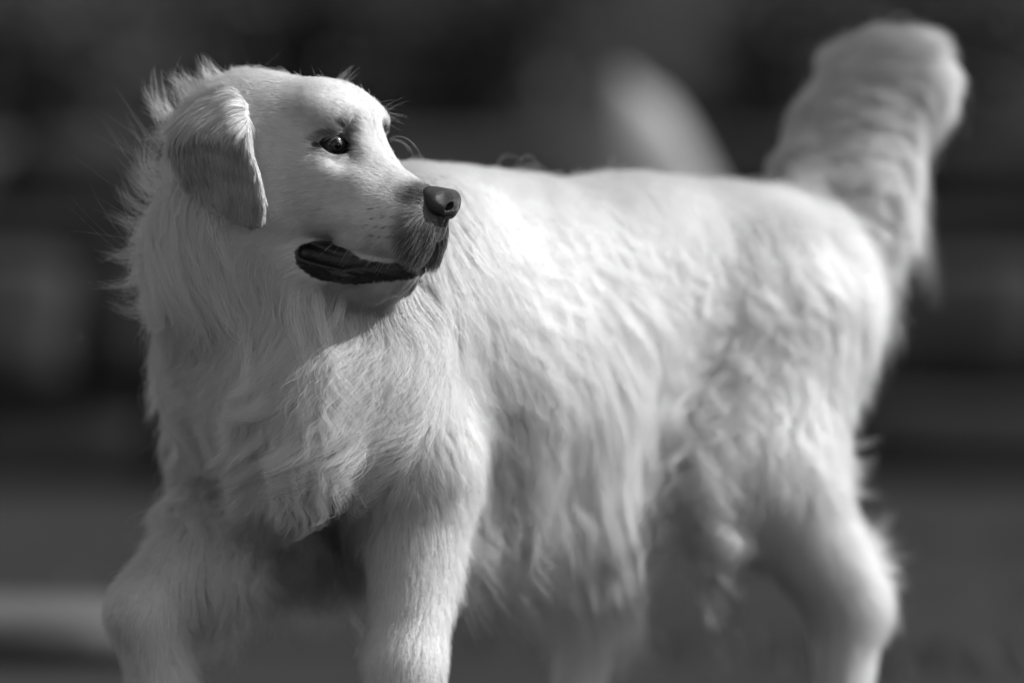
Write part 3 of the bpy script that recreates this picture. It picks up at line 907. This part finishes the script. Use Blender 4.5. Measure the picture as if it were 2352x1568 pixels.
# guides over everything but the face
print('regions', time.time() - T0)
def region(name, mask, count, gcount, npts, rad, stray, label, wave=1.0, frizz=1.0, clump=1.0, extra=None, loft=1.0, mat=M_FUR, tone0=1.0, jag=0.14):
    wt = mask * uncovered * vis * (1 - sstep(0.35, 0.8, bare)) * feet
    if extra is not None:
        wt = wt * extra
    gp0, gn0 = scatter(V, TF, wt, gcount)
    guides = make_guides(gp0, gn0, 14, 1.05 * LEN_K, loft * (0.95 + 0.22 * vnoise(gp0, 0.012, 41) + jag * rng.normal(size=gcount)).clip(0.3, 2.0))
    p, n = scatter(V, TF, wt, count)
    lj = LEN_K * (0.62 + 0.45 * rng.random(count)) * (1 + 0.12 * vnoise(p, 0.02, 21))
    pts, S0, wh, L = groom(p, n, npts, lj, loft, guides, wave, frizz, clump, stray)
    tone = np.clip(0.92 + 0.09 * rng.normal(size=count) + 0.04 * vnoise(p, 0.012, 31) + 0.05 * vnoise(p, 0.003, 32) * (name == 'face_fur'), 0.3, 1.2) * tone0
    tone = tone * (1 - np.clip(hair_dark(p) * (0.55 + 0.75 * rng.random(count)), 0, 1) * 0.94) ** 1.7
    r = rad * (0.7 + 0.6 * rng.random(count))
    o = hair_object(name, pts, r, tone, mat, dog, label, coat_n(p, n, pts))
    print(name, count, time.time() - T0)
    return o
K = FUR_K
def coat_n(p, n, pts):
    # the lay of the lock tilts the surface it shows
    d = unit(pts[:, -1] - pts[:, 0])
    lock = np.stack([vnoise(p, 0.009, 301), vnoise(p, 0.009, 302), vnoise(p, 0.009, 303)], 1)
    return unit(0.8 * n + 0.5 * tri(NG, p) + 0.10 * rng.normal(size=p.shape) + 0.06 * lock - 0.15 * d)
LEN_K = 1.25
region('body_coat', is_coat, int(170000 * K), 5200, 13, 0.00018, 0.02, 'long wavy cream hair on flank and back', wave=1.8, frizz=1.0, clump=0.74)
LEN_K *= 1.3
region('long_coat', is_coat * (bq[:, 2] < 0.53), int(34000 * K), 900, 15, 0.00017, 0.06, 'long loose outer hair lying over flank and thigh', wave=2.6, frizz=1.2, clump=1.1, loft=1.5, mat=M_LOCK, jag=0.3)
LEN_K /= 1.3
region('chest_ruff', is_front, int(140000 * K), 3200, 14, 0.00014, 0.05, 'long tousled cream hair of neck and chest', wave=1.9, frizz=1.0, clump=0.95)
region('leg_feathering', is_leg, int(50000 * K), 4200, 7, 0.00016, 0.03, 'short cream hair on the legs with longer feathering', clump=0.55)
region('tail_plume', is_tail, int(40000 * K), 240, 12, 0.00026, 0.06, 'long cream hair of the raised tail', wave=1.6, clump=1.3, jag=0.3)
region('face_fur', is_head, int(170000 * K), 9000, 5, 0.00014, 0.05, 'short smooth cream hair of the face, dark at the nose', frizz=0.8)

# ears: long darker hair running down the flap
def ear_fur():
    for (W, Fe_), s, ear_o in zip(EARS, (-1, 1), EAR_OBJ):
        T_ = tri_faces(Fe_)
        q = to_head(((W[T_[:, 0]] + W[T_[:, 1]] + W[T_[:, 2]]) / 3).astype(np.float32)).astype(float); q[:, 1] *= s
        outer = (q[:, 1] > ear_mid(q[:, 0], q[:, 2]) - 0.12) | (q[:, 2] > 2.0)
        N = int((42000 if s < 0 else 12000) * K)
        def strands(N, npts, lk):
            p, n = scatter(W, T_, outer * 1.0 + 0.12, N)
            q = to_head(p.astype(np.float32)).astype(float); q[:, 1] *= s
            n_h = unit(n @ HR.T * np.array([1, s, 1]))
            top = sstep(-1.5, 2.5, q[:, 2])
            d = np.stack([-0.95 * top + 0.30 * (1 - top), 0.12 * np.ones(N), -0.45 * top - 1.0 * (1 - top)], 1)
            d[:, 0] += 0.25 * sstep(-6, -12, q[:, 0]) * (1 - top)
            edge = sstep(-1.2, -0.3, poly_sd(EAR_POLY, q[:, 0], q[:, 2]))
            L = (1.5 + 0.8 * top + 0.5 * edge * 0 + 1.2 * sstep(-11.5, -14, q[:, 0]) - 0.5 * sstep(-6, -8.5, q[:, 2])) * lk
            lf = 0.10 + 0.12 * top
            d = unit(d - n_h * (d * n_h).sum(1)[:, None])
            t = np.linspace(0, 1, npts)
            sp = q[:, None, :] + d[:, None, :] * (L[:, None] * t[None])[..., None] + n_h[:, None, :] * (L[:, None] * lf[:, None] * (t - 0.75 * t * t)[None] * 1.6)[..., None]
            # bend down at the tips, follow the bulge of the flap
            sp[:, :, 2] -= (top * 0.9)[:, None] * L[:, None] * 0.35 * t[None] ** 2
            mid = ear_mid(sp[..., 0].ravel(), sp[..., 2].ravel()).reshape(sp.shape[:2]) + 0.33 + 0.12 * t[None]
            out_ = (q[:, 1] > ear_mid(q[:, 0], q[:, 2]))[:, None]
            sp[..., 1] = np.where(out_, np.maximum(sp[..., 1], np.minimum(mid, sp[..., 1] + 0.3)), sp[..., 1])
            return p, q, sp, L, (top, n)
        gp0, gq0, gs, gL, _ = strands(1500, 7, np.full(1500, 1.0))
        p, q, sp, L, (top, nW) = strands(N, 7, 0.6 + 0.5 * rng.random(N))
        kd = kdtree.KDTree(len(gq0))
        for i, v in enumerate(gq0.tolist()):
            kd.insert(v, i)
        kd.balance()
        gi = np.array([kd.find(v)[1] for v in q.tolist()])
        t = np.linspace(0, 1, 7)
        w = (0.55 + 0.3 * rng.random(N))[:, None] * t[None]
        sp = sp * (1 - w[..., None]) + gs[gi] * w[..., None]
        sp += rng.normal(size=(N, 1, 3)) * 0.07 * (t ** 1.3)[None, :, None]
        sp[:, :, 1] *= s
        pts = HO + sp @ HR * 0.01
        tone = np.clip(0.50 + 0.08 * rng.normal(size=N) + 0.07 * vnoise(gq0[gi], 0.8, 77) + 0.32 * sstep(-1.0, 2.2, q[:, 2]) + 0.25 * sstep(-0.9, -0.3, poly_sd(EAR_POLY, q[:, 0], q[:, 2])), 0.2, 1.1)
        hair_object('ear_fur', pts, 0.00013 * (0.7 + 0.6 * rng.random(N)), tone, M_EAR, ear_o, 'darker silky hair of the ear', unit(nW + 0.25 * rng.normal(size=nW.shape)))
ear_fur()
print('fur done', time.time() - T0)

# ------------------------------------------------------------------ stray hairs and whiskers
def arc(root, d, L, bend, curl, npts=12):
    """a single free hair: starts along d, bends steadily towards bend"""
    d = np.array(d, float); d /= np.linalg.norm(d)
    pts = [np.array(root, float)]
    for k in range(npts - 1):
        d = d + np.array(bend, float) * curl / npts
        d /= np.linalg.norm(d)
        pts.append(pts[-1] + d * L / (npts - 1))
    return pts
strays = []
fc = unit(cen - CAM); 
scr_x = 1176 + FP * (cen[:, 0] - CAM[0]) / (cen[:, 1] - CAM[1]); scr_y = 784 - FP * (cen[:, 2] - CAM[2]) / (cen[:, 1] - CAM[1])
def rim(mask, count, length, up, spread, out=0.8):
    wt = mask * (np.abs(face_cos) < 0.45)
    if wt.sum() == 0:
        return
    p, n = scatter(V, TF, wt * 1.0, count)
    # strays leave in small tufts
    kd = p[rng.integers(0, count, max(3, count // 7))]
    for i in range(count):
        j = np.argmin(((kd - p[i]) ** 2).sum(1))
        r2 = np.random.default_rng(int(abs(kd[j][2]) * 1e6) % 100000)
        base = n[i] * out + np.array([-0.25, 0, up]) + r2.normal(size=3) * spread
        L = length * (0.45 + 0.9 * rng.random()) * 0.01
        strays.append(arc(p[i], base + rng.normal(size=3) * 0.13, L, r2.normal(size=3) * 2.4 + rng.normal(size=3) * 0.6 + np.array([0, 0, 0.5]), 1.9))
neckrim = (scr_x < 470) & (scr_y > 200) & (scr_y < 780) & (Wd < 0.5)
rim(neckrim, 190, 6.0, -0.05, 0.45)
rim(neckrim & (scr_y > 380) & (scr_y < 620), 160, 9.0, 0.1, 0.45)
rim((scr_x < 620) & (scr_y < 260) & (hq[:, 0] < -6), 70, 3.5, 0.55, 0.3, 0.7)
rim((scr_x > 600) & (scr_x < 900) & (scr_y < 230) & (hq[:, 0] > -9), 26, 1.3, 0.3, 0.3, 0.6)
rim((scr_x < 460) & (scr_y > 780) & (scr_y < 1150), 200, 3.5, -0.3, 0.3)
rim((scr_x > 1900) & (scr_y > 1000) & (scr_y < 1450), 160, 4.0, 0.1, 0.4)
for k in range(26):      # tuft on the crown
    r0 = Hw(-3.0 + 0.35 * rng.normal(), 0.6 + 0.3 * rng.normal(), 5.2)
    strays.append(arc(r0, np.array([0.35, 0, 1.0]) + rng.normal(size=3) * 0.10, 0.026 * (0.6 + 0.5 * rng.random()), (0.55, 0, -0.1), 1.3))
for k in range(30):      # wisps of the far ear
    r0 = Hw(-1.0 + 0.8 * rng.normal(), 4.6, 3.0 + 0.6 * rng.normal())
    strays.append(arc(r0, np.array([0.9, 0.1, 0.15]) + rng.normal(size=3) * 0.22, 0.024 * (0.6 + 0.8 * rng.random()), (0, 0, -0.4), 1.0))
for L, up, cv in ((0.046, 0.75, -3.2), (0.036, 0.45, -3.0), (0.030, 0.15, -2.2), (0.040, 0.6, -2.8), (0.026, 0.3, -1.6)):
    strays.append(arc(Hw(1.4, 4.4, 0.9 + 0.25 * rng.normal()), (0.85, 0.1, up), L, (0.15, 0, -1.0), -cv, 12))
strays = np.array(strays)
hair_object('stray_hair', strays, 0.00007 * (0.7 + 0.5 * rng.random(len(strays))), np.full(len(strays), 1.0), M_LOCK, dog, 'loose wisps of hair standing off neck and head')
# ------------------------------------------------------------------ single long locks that stand out from the coat
LOCKS = []
def lock(root, d, L, bend, curl, width, nstr, npts=13):
    g = np.array(arc(root, d, L, bend, curl, npts))
    # an S-wave along the lock
    sd = unit(np.cross(unit(np.array(d, float)), [0, 1.0, 0]))
    t = np.linspace(0, 1, npts)
    g = g + sd[None] * (np.sin(t * 5.0 + rng.random() * 6.28) * t * 0.05 * L)[:, None]
    off = rng.normal(size=(nstr, 1, 3)) * width * 0.5
    fr = rng.normal(size=(nstr, 1, 3)) * width * 0.30
    sp = g[None] + off * (1 - 0.55 * t ** 0.9)[None, :, None] + fr * (np.sin(t * (3 + 3 * rng.random((nstr, 1)))))[..., None]
    k = 0.45 + 0.65 * rng.random((nstr, 1, 1)) ** 0.8
    sp = sp[:, :1] + (sp - sp[:, :1]) * k
    LOCKS.append(sp)
def at_px(px, py, y=None):
    if y is not None:
        return P(px, py, y)
    hp, nn, fi, di = bvh.ray_cast(Vector(CAM), Vector(pray(px, py)))
    return np.array(hp) if hp is not None else None
def px_lock(px, py, dx, dy, out, L, bx_, by_, curl, width, nstr, y=None):
    r0 = at_px(px, py, y)
    if r0 is None:
        print('lock misses', px, py); return
    for _ in range(4):       # settle the root on the skin
        r0 = r0 - unit(tri(NG, r0[None]))[0] * (tri(DG, r0[None])[0] - 0.002)
    j = rng.normal(size=3) * 0.06
    lock(r0, np.array([dx, -out, -dy]) + j, L * 0.01, np.array([bx_, 0.15, -by_]), curl, width * 0.01, nstr)
# bib: long bright S-shaped locks
for (px, py, dx, dy, L, bx_, by_) in ((690, 690, -.15, 1, 9, .5, .3), (725, 690, -.05, 1, 10, .6, .2), (770, 690, -.1, 1, 9, -.6, .3), (745, 800, .15, 1, 9, -.9, .2), (700, 830, -.2, 1, 8, -1.3, .1), (660, 820, -.4, .9, 8, -1.2, 0),
        (745, 900, -.1, 1, 9, -1.2, .2), (720, 960, -.3, 1, 8, -1.3, -.1), (760, 960, .1, 1, 9, -1.4, 0), (690, 900, -.6, .8, 8, -.9, -.3), (640, 960, -.7, .6, 8, -.6, .3), (740, 1040, -.4, .9, 8, -1.2, -.2), (660, 1040, -.7, .6, 8, -.6, .4),
        (820, 1010, -.3, 1, 7, -1.0, .1), (560, 700, .15, 1, 8, -.3, .2), (600, 760, .1, 1, 8, -.4, .2), (500, 640, .1, 1, 7, .5, .3), (450, 560, .1, 1, 7, .5, .4), (480, 500, .05, 1, 6, .4, .5)):
    for _ in range(1 if py < 850 else 2):
        px_lock(px + 12 * rng.normal(), py + 12 * rng.normal(), dx, dy, .35, L, bx_, by_, 1.6, 1.0, 150)
# tufts on the outer edge of the neck
for k in range(46):
    py = 250 + 470 * rng.random()
    edge = np.interp(py, [230, 300, 400, 500, 600, 700, 760], [405, 365, 350, 345, 345, 350, 375])
    px_lock(edge + 18 * rng.random(), py, -.75, .45 + .35 * rng.normal(), .0, 3.5 + 3.0 * rng.random(), .1 + .5 * rng.normal(), -.2 + .9 * rng.normal(), 2.2, 1.0, 38, .10)
for k in range(22):
    px_lock(400 + 140 * rng.random(), 235 - 50 * (k / 22), -.7, -.5 + .3 * rng.normal(), .0, 2.4 + 1.6 * rng.random(), -.2, -.8 * rng.random(), 1.6, .8, 28, .075)
# outer edge of the chest
for k in range(26):
    py = 800 + 350 * rng.random()
    edge = np.interp(py, [800, 930, 1060, 1180], [385, 395, 405, 425])
    px_lock(edge + 15 * rng.random(), py, -.35, .9, .0, 3.0 + 2 * rng.random(), -.3, .3 * rng.normal(), 1.0, .8, 60, .17)
# fringe under the belly
for k in range(64):
    q = rng.random(); px = 1110 + 560 * q
    py = np.interp(px, [1110, 1300, 1450, 1600, 1680], [1120, 1110, 1060, 960, 930]) + 20 * rng.normal()
    y = np.interp(px, [1110, 1300, 1450, 1600, 1680], [.16, .235, .31, .385, .42])
    px_lock(px, py, -.15 + .2 * rng.normal(), 1, .05, 10 + 8 * rng.random(), .5 * rng.normal(), .1, 1.6, 1.0, 60, y)
# hair closing the flank fold, and lying over the parting behind the neck
for k in range(26):
    q = rng.random()
    px_lock(1570 + 140 * q, 900 + 60 * rng.random(), -.2 + .15 * rng.normal(), 1, .0, 8 + 4 * rng.random(), .3 * rng.normal(), .1, 1.2, 1.4, 70, .36 + .07 * q)
for k in range(22):
    px_lock(1010 + 70 * rng.random(), 430 + 280 * rng.random(), .3 + .15 * rng.normal(), 1, .05, 7 + 2 * rng.random(), -.2, .2, 1.0, 1.5, 110, .17)
# plume of the tail
for k in range(64):
    q = rng.random(); py = 200 + 420 * q
    px = np.interp(py, [200, 300, 430, 620], [1985, 1945, 1915, 1890]) + 15 * rng.random()
    px_lock(px, py, 1, .2 + .4 * q + .25 * rng.normal(), .1 + .3 * rng.normal(), 12 + 7 * rng.random(), -.45, 1.6 + .4 * rng.normal(), 1.9, 1.5, 130, .585)
for k in range(16):
    px_lock(1990 + 80 * rng.random(), 100 + 50 * rng.random(), 1, -.1 + .3 * rng.normal(), .0, 10 + 5 * rng.random(), -.7, 1.5, 2.0, 1.2, 120, .60)
for k in range(14):
    px_lock(1900 + 40 * rng.random(), 640 + 160 * rng.random(), .7, .6, .0, 6 + 3 * rng.random(), -.6, .8, 1.5, .7, 50, .53)
# feathering of the hind leg
for k in range(60):
    q = rng.random(); py = 1020 + 330 * q
    px = np.interp(py, [1020, 1140, 1300, 1420], [1930, 1955, 1985, 1990])
    px_lock(px, py, .8, .35 + .3 * rng.normal(), .0, 3.5 + 3.0 * rng.random(), -.2, .6 * rng.normal(), 1.2, 1.1, 60, .49)
# hair hanging between and behind the front legs
for k in range(40):
    q = rng.random(); px = 600 + 250 * q
    px_lock(px, 1080 + 60 * rng.random(), .05 + .12 * rng.normal(), 1, .0, 10 + 4 * rng.random(), .1 * rng.normal(), .1, 1.0, 1.3, 70, .11 + .09 * q)
for k in range(36):
    q = rng.random()
    px_lock(430 + 190 * q, 1425 - 150 * q, .15 + .2 * rng.normal(), 1, .0, 6 + 3.5 * rng.random(), -.3, .1, 1.0, 1.1, 60, .14 + .07 * q)
for k in range(12):
    px_lock(1060 + 12 * rng.random(), 1130 + 200 * rng.random(), .5, .8, .0, 2.5 + 2 * rng.random(), 0, .3, 1.0, .9, 50, .13)
lk = np.concatenate(LOCKS)
hair_object('long_lock', lk, 0.00014 * (0.7 + 0.5 * rng.random(len(lk))), np.clip(0.95 + 0.1 * rng.normal(size=len(lk)), .5, 1.2), M_LOCK, dog, 'long loose locks on bib, belly, tail and legs')
print('locks', len(lk), time.time() - T0)
wk = []
for k in range(30):
    x = 3.6 + 5.6 * rng.random(); z = -7.0 - 1.9 * rng.random()
    root = np.array([x, -3.0, z])
    # put the root on the skin
    for yy in np.arange(4.5, 0.5, -0.05):
        if head_sdf(np.array([[x, yy, z]], np.float32))[0] < 0:
            root[1] = -yy; break
    front = (x - 3.6) / 5.6
    d = np.array([-0.55 + 0.5 * front, -0.55, -0.75]) + rng.normal(size=3) * 0.15
    wk.append(arc(Hw(*root), d @ HR, 0.020 + 0.028 * rng.random(), (-0.3, 0.0, -0.6), 0.9, 10))
wk = np.array(wk)
for k, w in enumerate(wk):
    hair_object('whisker', w[None], np.array([0.00014]), np.array([1.1]), M_FUR, dog).pop('kind')
print('strays', len(strays), time.time() - T0)
# ------------------------------------------------------------------ the place behind the dog
GZ = -0.042
def noise_mat(name, lo, hi, scale, rough=0.9, bump=0.0, detail=6.0):
    m, n, l, b = new_mat(name)
    tc = n.new('ShaderNodeTexCoord')
    no = n.new('ShaderNodeTexNoise'); no.inputs['Scale'].default_value = scale; no.inputs['Detail'].default_value = detail
    l.new(tc.outputs['Object'], no.inputs['Vector'])
    mr = n.new('ShaderNodeMapRange'); mr.inputs['From Min'].default_value = 0.3; mr.inputs['From Max'].default_value = 0.7
    mr.inputs['To Min'].default_value = lo; mr.inputs['To Max'].default_value = hi
    l.new(no.outputs['Fac'], mr.inputs['Value']); l.new(mr.outputs[0], b.inputs['Base Color'])
    b.inputs['Roughness'].default_value = rough
    b.inputs['Specular IOR Level'].default_value = 0.25
    if bump:
        bp = n.new('ShaderNodeBump'); bp.inputs['Strength'].default_value = 0.8; bp.inputs['Distance'].default_value = bump
        l.new(no.outputs['Fac'], bp.inputs['Height']); l.new(bp.outputs[0], b.inputs['Normal'])
    return m
M_GROUND = noise_mat('trodden earth', 0.012, 0.024, 1.6, bump=0.02)
M_STONE = noise_mat('grey stone', 0.034, 0.048, 3.0, bump=0.02)
M_PALE = noise_mat('pale stone', 0.22, 0.32, 4.0, bump=0.02)
M_FLAT = noise_mat('weathered slab', 0.06, 0.10, 4.0, bump=0.01)
M_DARKST = noise_mat('dark stone', 0.02, 0.032, 3.0, bump=0.02)
M_GRASS = plain('grass blade', 0.026, 0.6)
M_LEAF = plain('shrub leaf', 0.026, 0.55)
M_BARK = noise_mat('shrub bark', 0.03, 0.08, 30.0, bump=0.004)

g = 40
xs = np.concatenate([[-300, -60], np.linspace(-12, 12, g), [60, 300]]); ys = np.concatenate([[-300, -40], np.linspace(-6, 12, g), [60, 300]])
gx, gy = np.meshgrid(xs, ys, indexing='ij')
gz = np.full(gx.shape, GZ)
soft = (np.abs(gx) < 13) & (gy > 0.9) & (gy < 12.5)
gz = gz + np.where(soft, 0.012 * vnoise(np.stack([gx, gy, gx * 0], -1).reshape(-1, 3), 0.8, 61).reshape(gx.shape) - 0.012, 0)
nx, ny = gx.shape
I = np.arange(nx * ny).reshape(nx, ny)
Fg = np.stack([I[:-1, :-1], I[1:, :-1], I[1:, 1:], I[:-1, 1:]], -1).reshape(-1, 4)
tag(mesh_obj('ground', np.stack([gx, gy, gz], -1).reshape(-1, 3), Fg, M_GROUND), kind='structure')

def rock_mesh(name, size, seed, rough=0.08, n=10, power=6.0):
    """a stone: a rounded box pushed about by noise"""
    sx, sy, sz = size
    vs = []; fs = []
    lin = np.linspace(-1, 1, n)
    base = 0
    for ax in range(3):
        for sg in (-1, 1):
            a, b_ = np.meshgrid(lin, lin, indexing='ij')
            q = np.zeros((n * n, 3)); o = [k for k in range(3) if k != ax]
            q[:, ax] = sg; q[:, o[0]] = a.ravel(); q[:, o[1]] = b_.ravel()
            vs.append(q)
            I = np.arange(n * n).reshape(n, n) + base
            f = np.stack([I[:-1, :-1], I[1:, :-1], I[1:, 1:], I[:-1, 1:]], -1).reshape(-1, 4)
            if (sg > 0) == (ax == 1):
                f = f[:, ::-1]
            fs.append(f); base += n * n
    q = np.concatenate(vs); fs = np.concatenate(fs)
    q = q / ((np.abs(q) ** power).sum(1) ** (1 / power))[:, None]
    q = q * (1 + rough * vnoise(q, 0.55, seed) + rough * 0.5 * vnoise(q, 0.2, seed + 1))[:, None]
    q = q * np.array([sx, sy, sz]) / 2
    # weld the face borders
    key = np.round(q, 5); u, first, inv = np.unique(key, axis=0, return_index=True, return_inverse=True)
    return q[first], np.asarray(inv).reshape(-1)[fs]

# dry stone retaining wall: every block is its own stone
wall = link(bpy.data.objects.new('stone_wall', None))
WY = 8.2
wall.location = (0, WY, GZ)
tag(wall, 'low wall of large grey stone blocks far behind the dog, out of focus', 'wall')
M_CORE = plain('earth behind wall', 0.015, 0.95)
v, f = rock_mesh('core', (8.8, 0.3, 0.80), 5, 0.0, 4, 40)
mesh_obj('backing', v + np.array([0, 0.62, 0.40]), f, M_CORE, wall)
r = np.random.default_rng(19)
z = 0.0
for course, hgt in enumerate((0.27, 0.40)):
    x = -4.2 - 0.3 * r.random()
    while x < 4.2:
        w = 0.7 + 0.6 * r.random()
        v, f = rock_mesh('stone_block', (w - 0.008, 0.42, hgt), int(r.integers(1e5)), 0.035, 8, 9.0)
        o = mesh_obj('stone_block', v, f, M_STONE if r.random() < 0.6 or x < -0.3 else M_DARKST, wall)
        o.location = (x + w / 2, 0.18 + 0.03 * r.normal() - 0.03 * course, z + hgt / 2)
        o.rotation_euler = (0, 0.012 * r.normal(), 0.03 * r.normal())
        x += w
    z += hgt + (0.04, 0.13)[course]
# coping slabs jutting out over a deep shadow gap
x = -4.3
while x < 4.2:
    w = 0.8 + 0.5 * r.random()
    v, f = rock_mesh('coping_slab', (w - 0.01, 0.46, 0.24), int(r.integers(1e5)), 0.03, 8, 10.0)
    o = mesh_obj('coping_slab', v, f, M_STONE if x < 0.2 else M_DARKST, wall)
    o.location = (x + w / 2, 0.20, z + 0.12)
    x += w
# earth bank above the wall
bx = np.linspace(-14, 14, 57); by = np.array([WY + 0.45, WY + 0.9, WY + 1.6, WY + 2.6, WY + 4.0, WY + 7, WY + 14])
bz = np.array([GZ - 0.1, 0.85, 1.1, 1.35, 2.0, 3.2, 5.0])
Gx, Gy = np.meshgrid(bx, by, indexing='ij'); Gzz = np.broadcast_to(bz, Gx.shape) + 0.08 * vnoise(np.stack([Gx, Gy, Gx * 0], -1).reshape(-1, 3), 0.7, 71).reshape(Gx.shape) * (np.arange(len(by)) > 1)
I = np.arange(Gx.size).reshape(Gx.shape)
Fk = np.stack([I[:-1, :-1], I[1:, :-1], I[1:, 1:], I[:-1, 1:]], -1).reshape(-1, 4)
tag(mesh_obj('hillside', np.stack([Gx, Gy, Gzz], -1).reshape(-1, 3), Fk, M_GROUND), kind='structure')

# leaning pale stone in front of the wall
v, f = rock_mesh('leaning_stone', (0.78, 0.5, 1.24), 36, 0.09, 18, 2.6)
t = (v[:, 2] + 0.62) / 1.24
v[:, 0] = v[:, 0] * (0.78 - 0.36 * t) - 0.38 * (t - 0.1)
v[:, 1] *= 1.0 - 0.35 * t
o = mesh_obj('leaning_stone', v, f, M_PALE)
o.location = (P(1665, 784, 7.2)[0], 7.2, GZ + 0.59)
tag(o, 'tall pale standing stone leaning to one side, blurred in front of the wall', 'stone')
# pale slab on the ground
v, f = rock_mesh('flat_stone', (0.85, 0.36, 0.09), 44, 0.04, 10, 6.0)
o = mesh_obj('flat_stone', v, f, M_FLAT)
c = P(60, 1505, 2.0)
o.location = (c[0] - 0.22, 1.95, GZ + 0.02)
tag(o, 'flat pale stone lying on the bare ground beside the walking dog', 'stone')

def shrub(name, label, x, y, z0, rad, height, seed, nleaf=2600):
    r = np.random.default_rng(seed)
    root = link(bpy.data.objects.new(name, None)); root.location = (x, y, z0)
    tag(root, label, 'shrub', 'dark shrubs growing on the bank')
    tubes_v = []; tubes_f = []; tips = []
    for k in range(9):
        a = r.random() * 6.28; d = np.array([math.cos(a) * 0.55, math.sin(a) * 0.55, 1.0]) + r.normal(size=3) * 0.15
        p0 = np.zeros(3); L = height * (0.6 + 0.35 * r.random()); segs = 5; prev = None
        for i in range(segs + 1):
            tt = i / segs
            c = d * L * tt * 0.8 + np.array([0, 0, 0.0]) + r.normal(size=3) * 0.02 * tt
            rr = 0.022 * (1 - 0.75 * tt)
            ring = [c + rr * np.array([math.cos(q), math.sin(q), 0]) for q in np.arange(5) * 1.2566]
            base = len(tubes_v); tubes_v += ring
            if i:
                for q in range(5):
                    tubes_f.append((base - 5 + q, base - 5 + (q + 1) % 5, base + (q + 1) % 5, base + q))
                    
            if i > 1:
                tips.append(c)
    mesh_obj('stem', np.array(tubes_v), tubes_f, M_BARK, root)
    tips = np.array(tips)
    cl = tips[r.integers(0, len(tips), nleaf)] + r.normal(size=(nleaf, 3)) * np.array([rad, rad, height * 0.45]) * 0.30
    cl[:, 2] = np.abs(cl[:, 2])
    ax = unit(r.normal(size=(nleaf, 3)) + np.array([0, 0, 0.3])); bx_ = unit(np.cross(ax, r.normal(size=(nleaf, 3))))
    ln = 0.045 * (0.7 + 0.6 * r.random((nleaf, 1))); wd = ln * 0.42
    q = np.stack([cl, cl + ax * ln * 0.5 + bx_ * wd, cl + ax * ln, cl + ax * ln * 0.5 - bx_ * wd], 1).reshape(-1, 3)
    mesh_obj('foliage', q, np.arange(nleaf * 4).reshape(-1, 4), M_LEAF, root)['kind'] = 'stuff'
k = 0
for (px, y, rad, hh, lab) in ((90, 9.9, .5, .75, 'broad dark shrub on the bank above the wall behind the dog\'s neck'),
                         (640, 10.4, .55, 1.0, 'tall dark shrub on the bank right behind the dog\'s head'),
                         (1090, 10.0, .35, .85, 'narrow dark shrub between the dog\'s head and the leaning pale stone'),
                         (1760, 9.9, .3, .7, 'small dark shrub just beside the leaning pale stone, towards the tail'),
                         (2240, 10.2, .6, 1.1, 'biggest dark shrub on the bank behind the raised tail')):
    zz = float(np.interp(y, by, bz)) - 0.05
    shrub('shrub', lab, P(px, 400, y)[0], y, zz, rad, hh, 200 + k, 2600); k += 1

# thin grass on the ground, too many blades to count
r = np.random.default_rng(4)
nb = 26000
gx_ = r.uniform(-2.6, 2.6, nb); gy_ = r.uniform(0.6, 5.5, nb)
keepm = vnoise(np.stack([gx_, gy_, gx_ * 0], 1), 0.35, 91) > -0.1
gx_, gy_ = gx_[keepm], gy_[keepm]; nb = len(gx_)
hgt = r.uniform(0.015, 0.05, nb); an = r.random(nb) * 6.28; w = 0.0035
b0 = np.stack([gx_, gy_, np.full(nb, GZ - 0.026)], 1)
sd = np.stack([np.cos(an), np.sin(an), 0 * an], 1) * w; ln = np.stack([r.normal(size=nb) * 0.35, r.normal(size=nb) * 0.35, np.ones(nb)], 1) * hgt[:, None]
q = np.stack([b0 - sd, b0 + sd, b0 + ln + sd * 0.2, b0 + ln - sd * 0.2], 1).reshape(-1, 3)
tag(mesh_obj('grass', q, np.arange(nb * 4).reshape(-1, 4), M_GRASS), 'thin short grass scattered over the bare ground', 'grass', kind='stuff')
print('place', time.time() - T0)
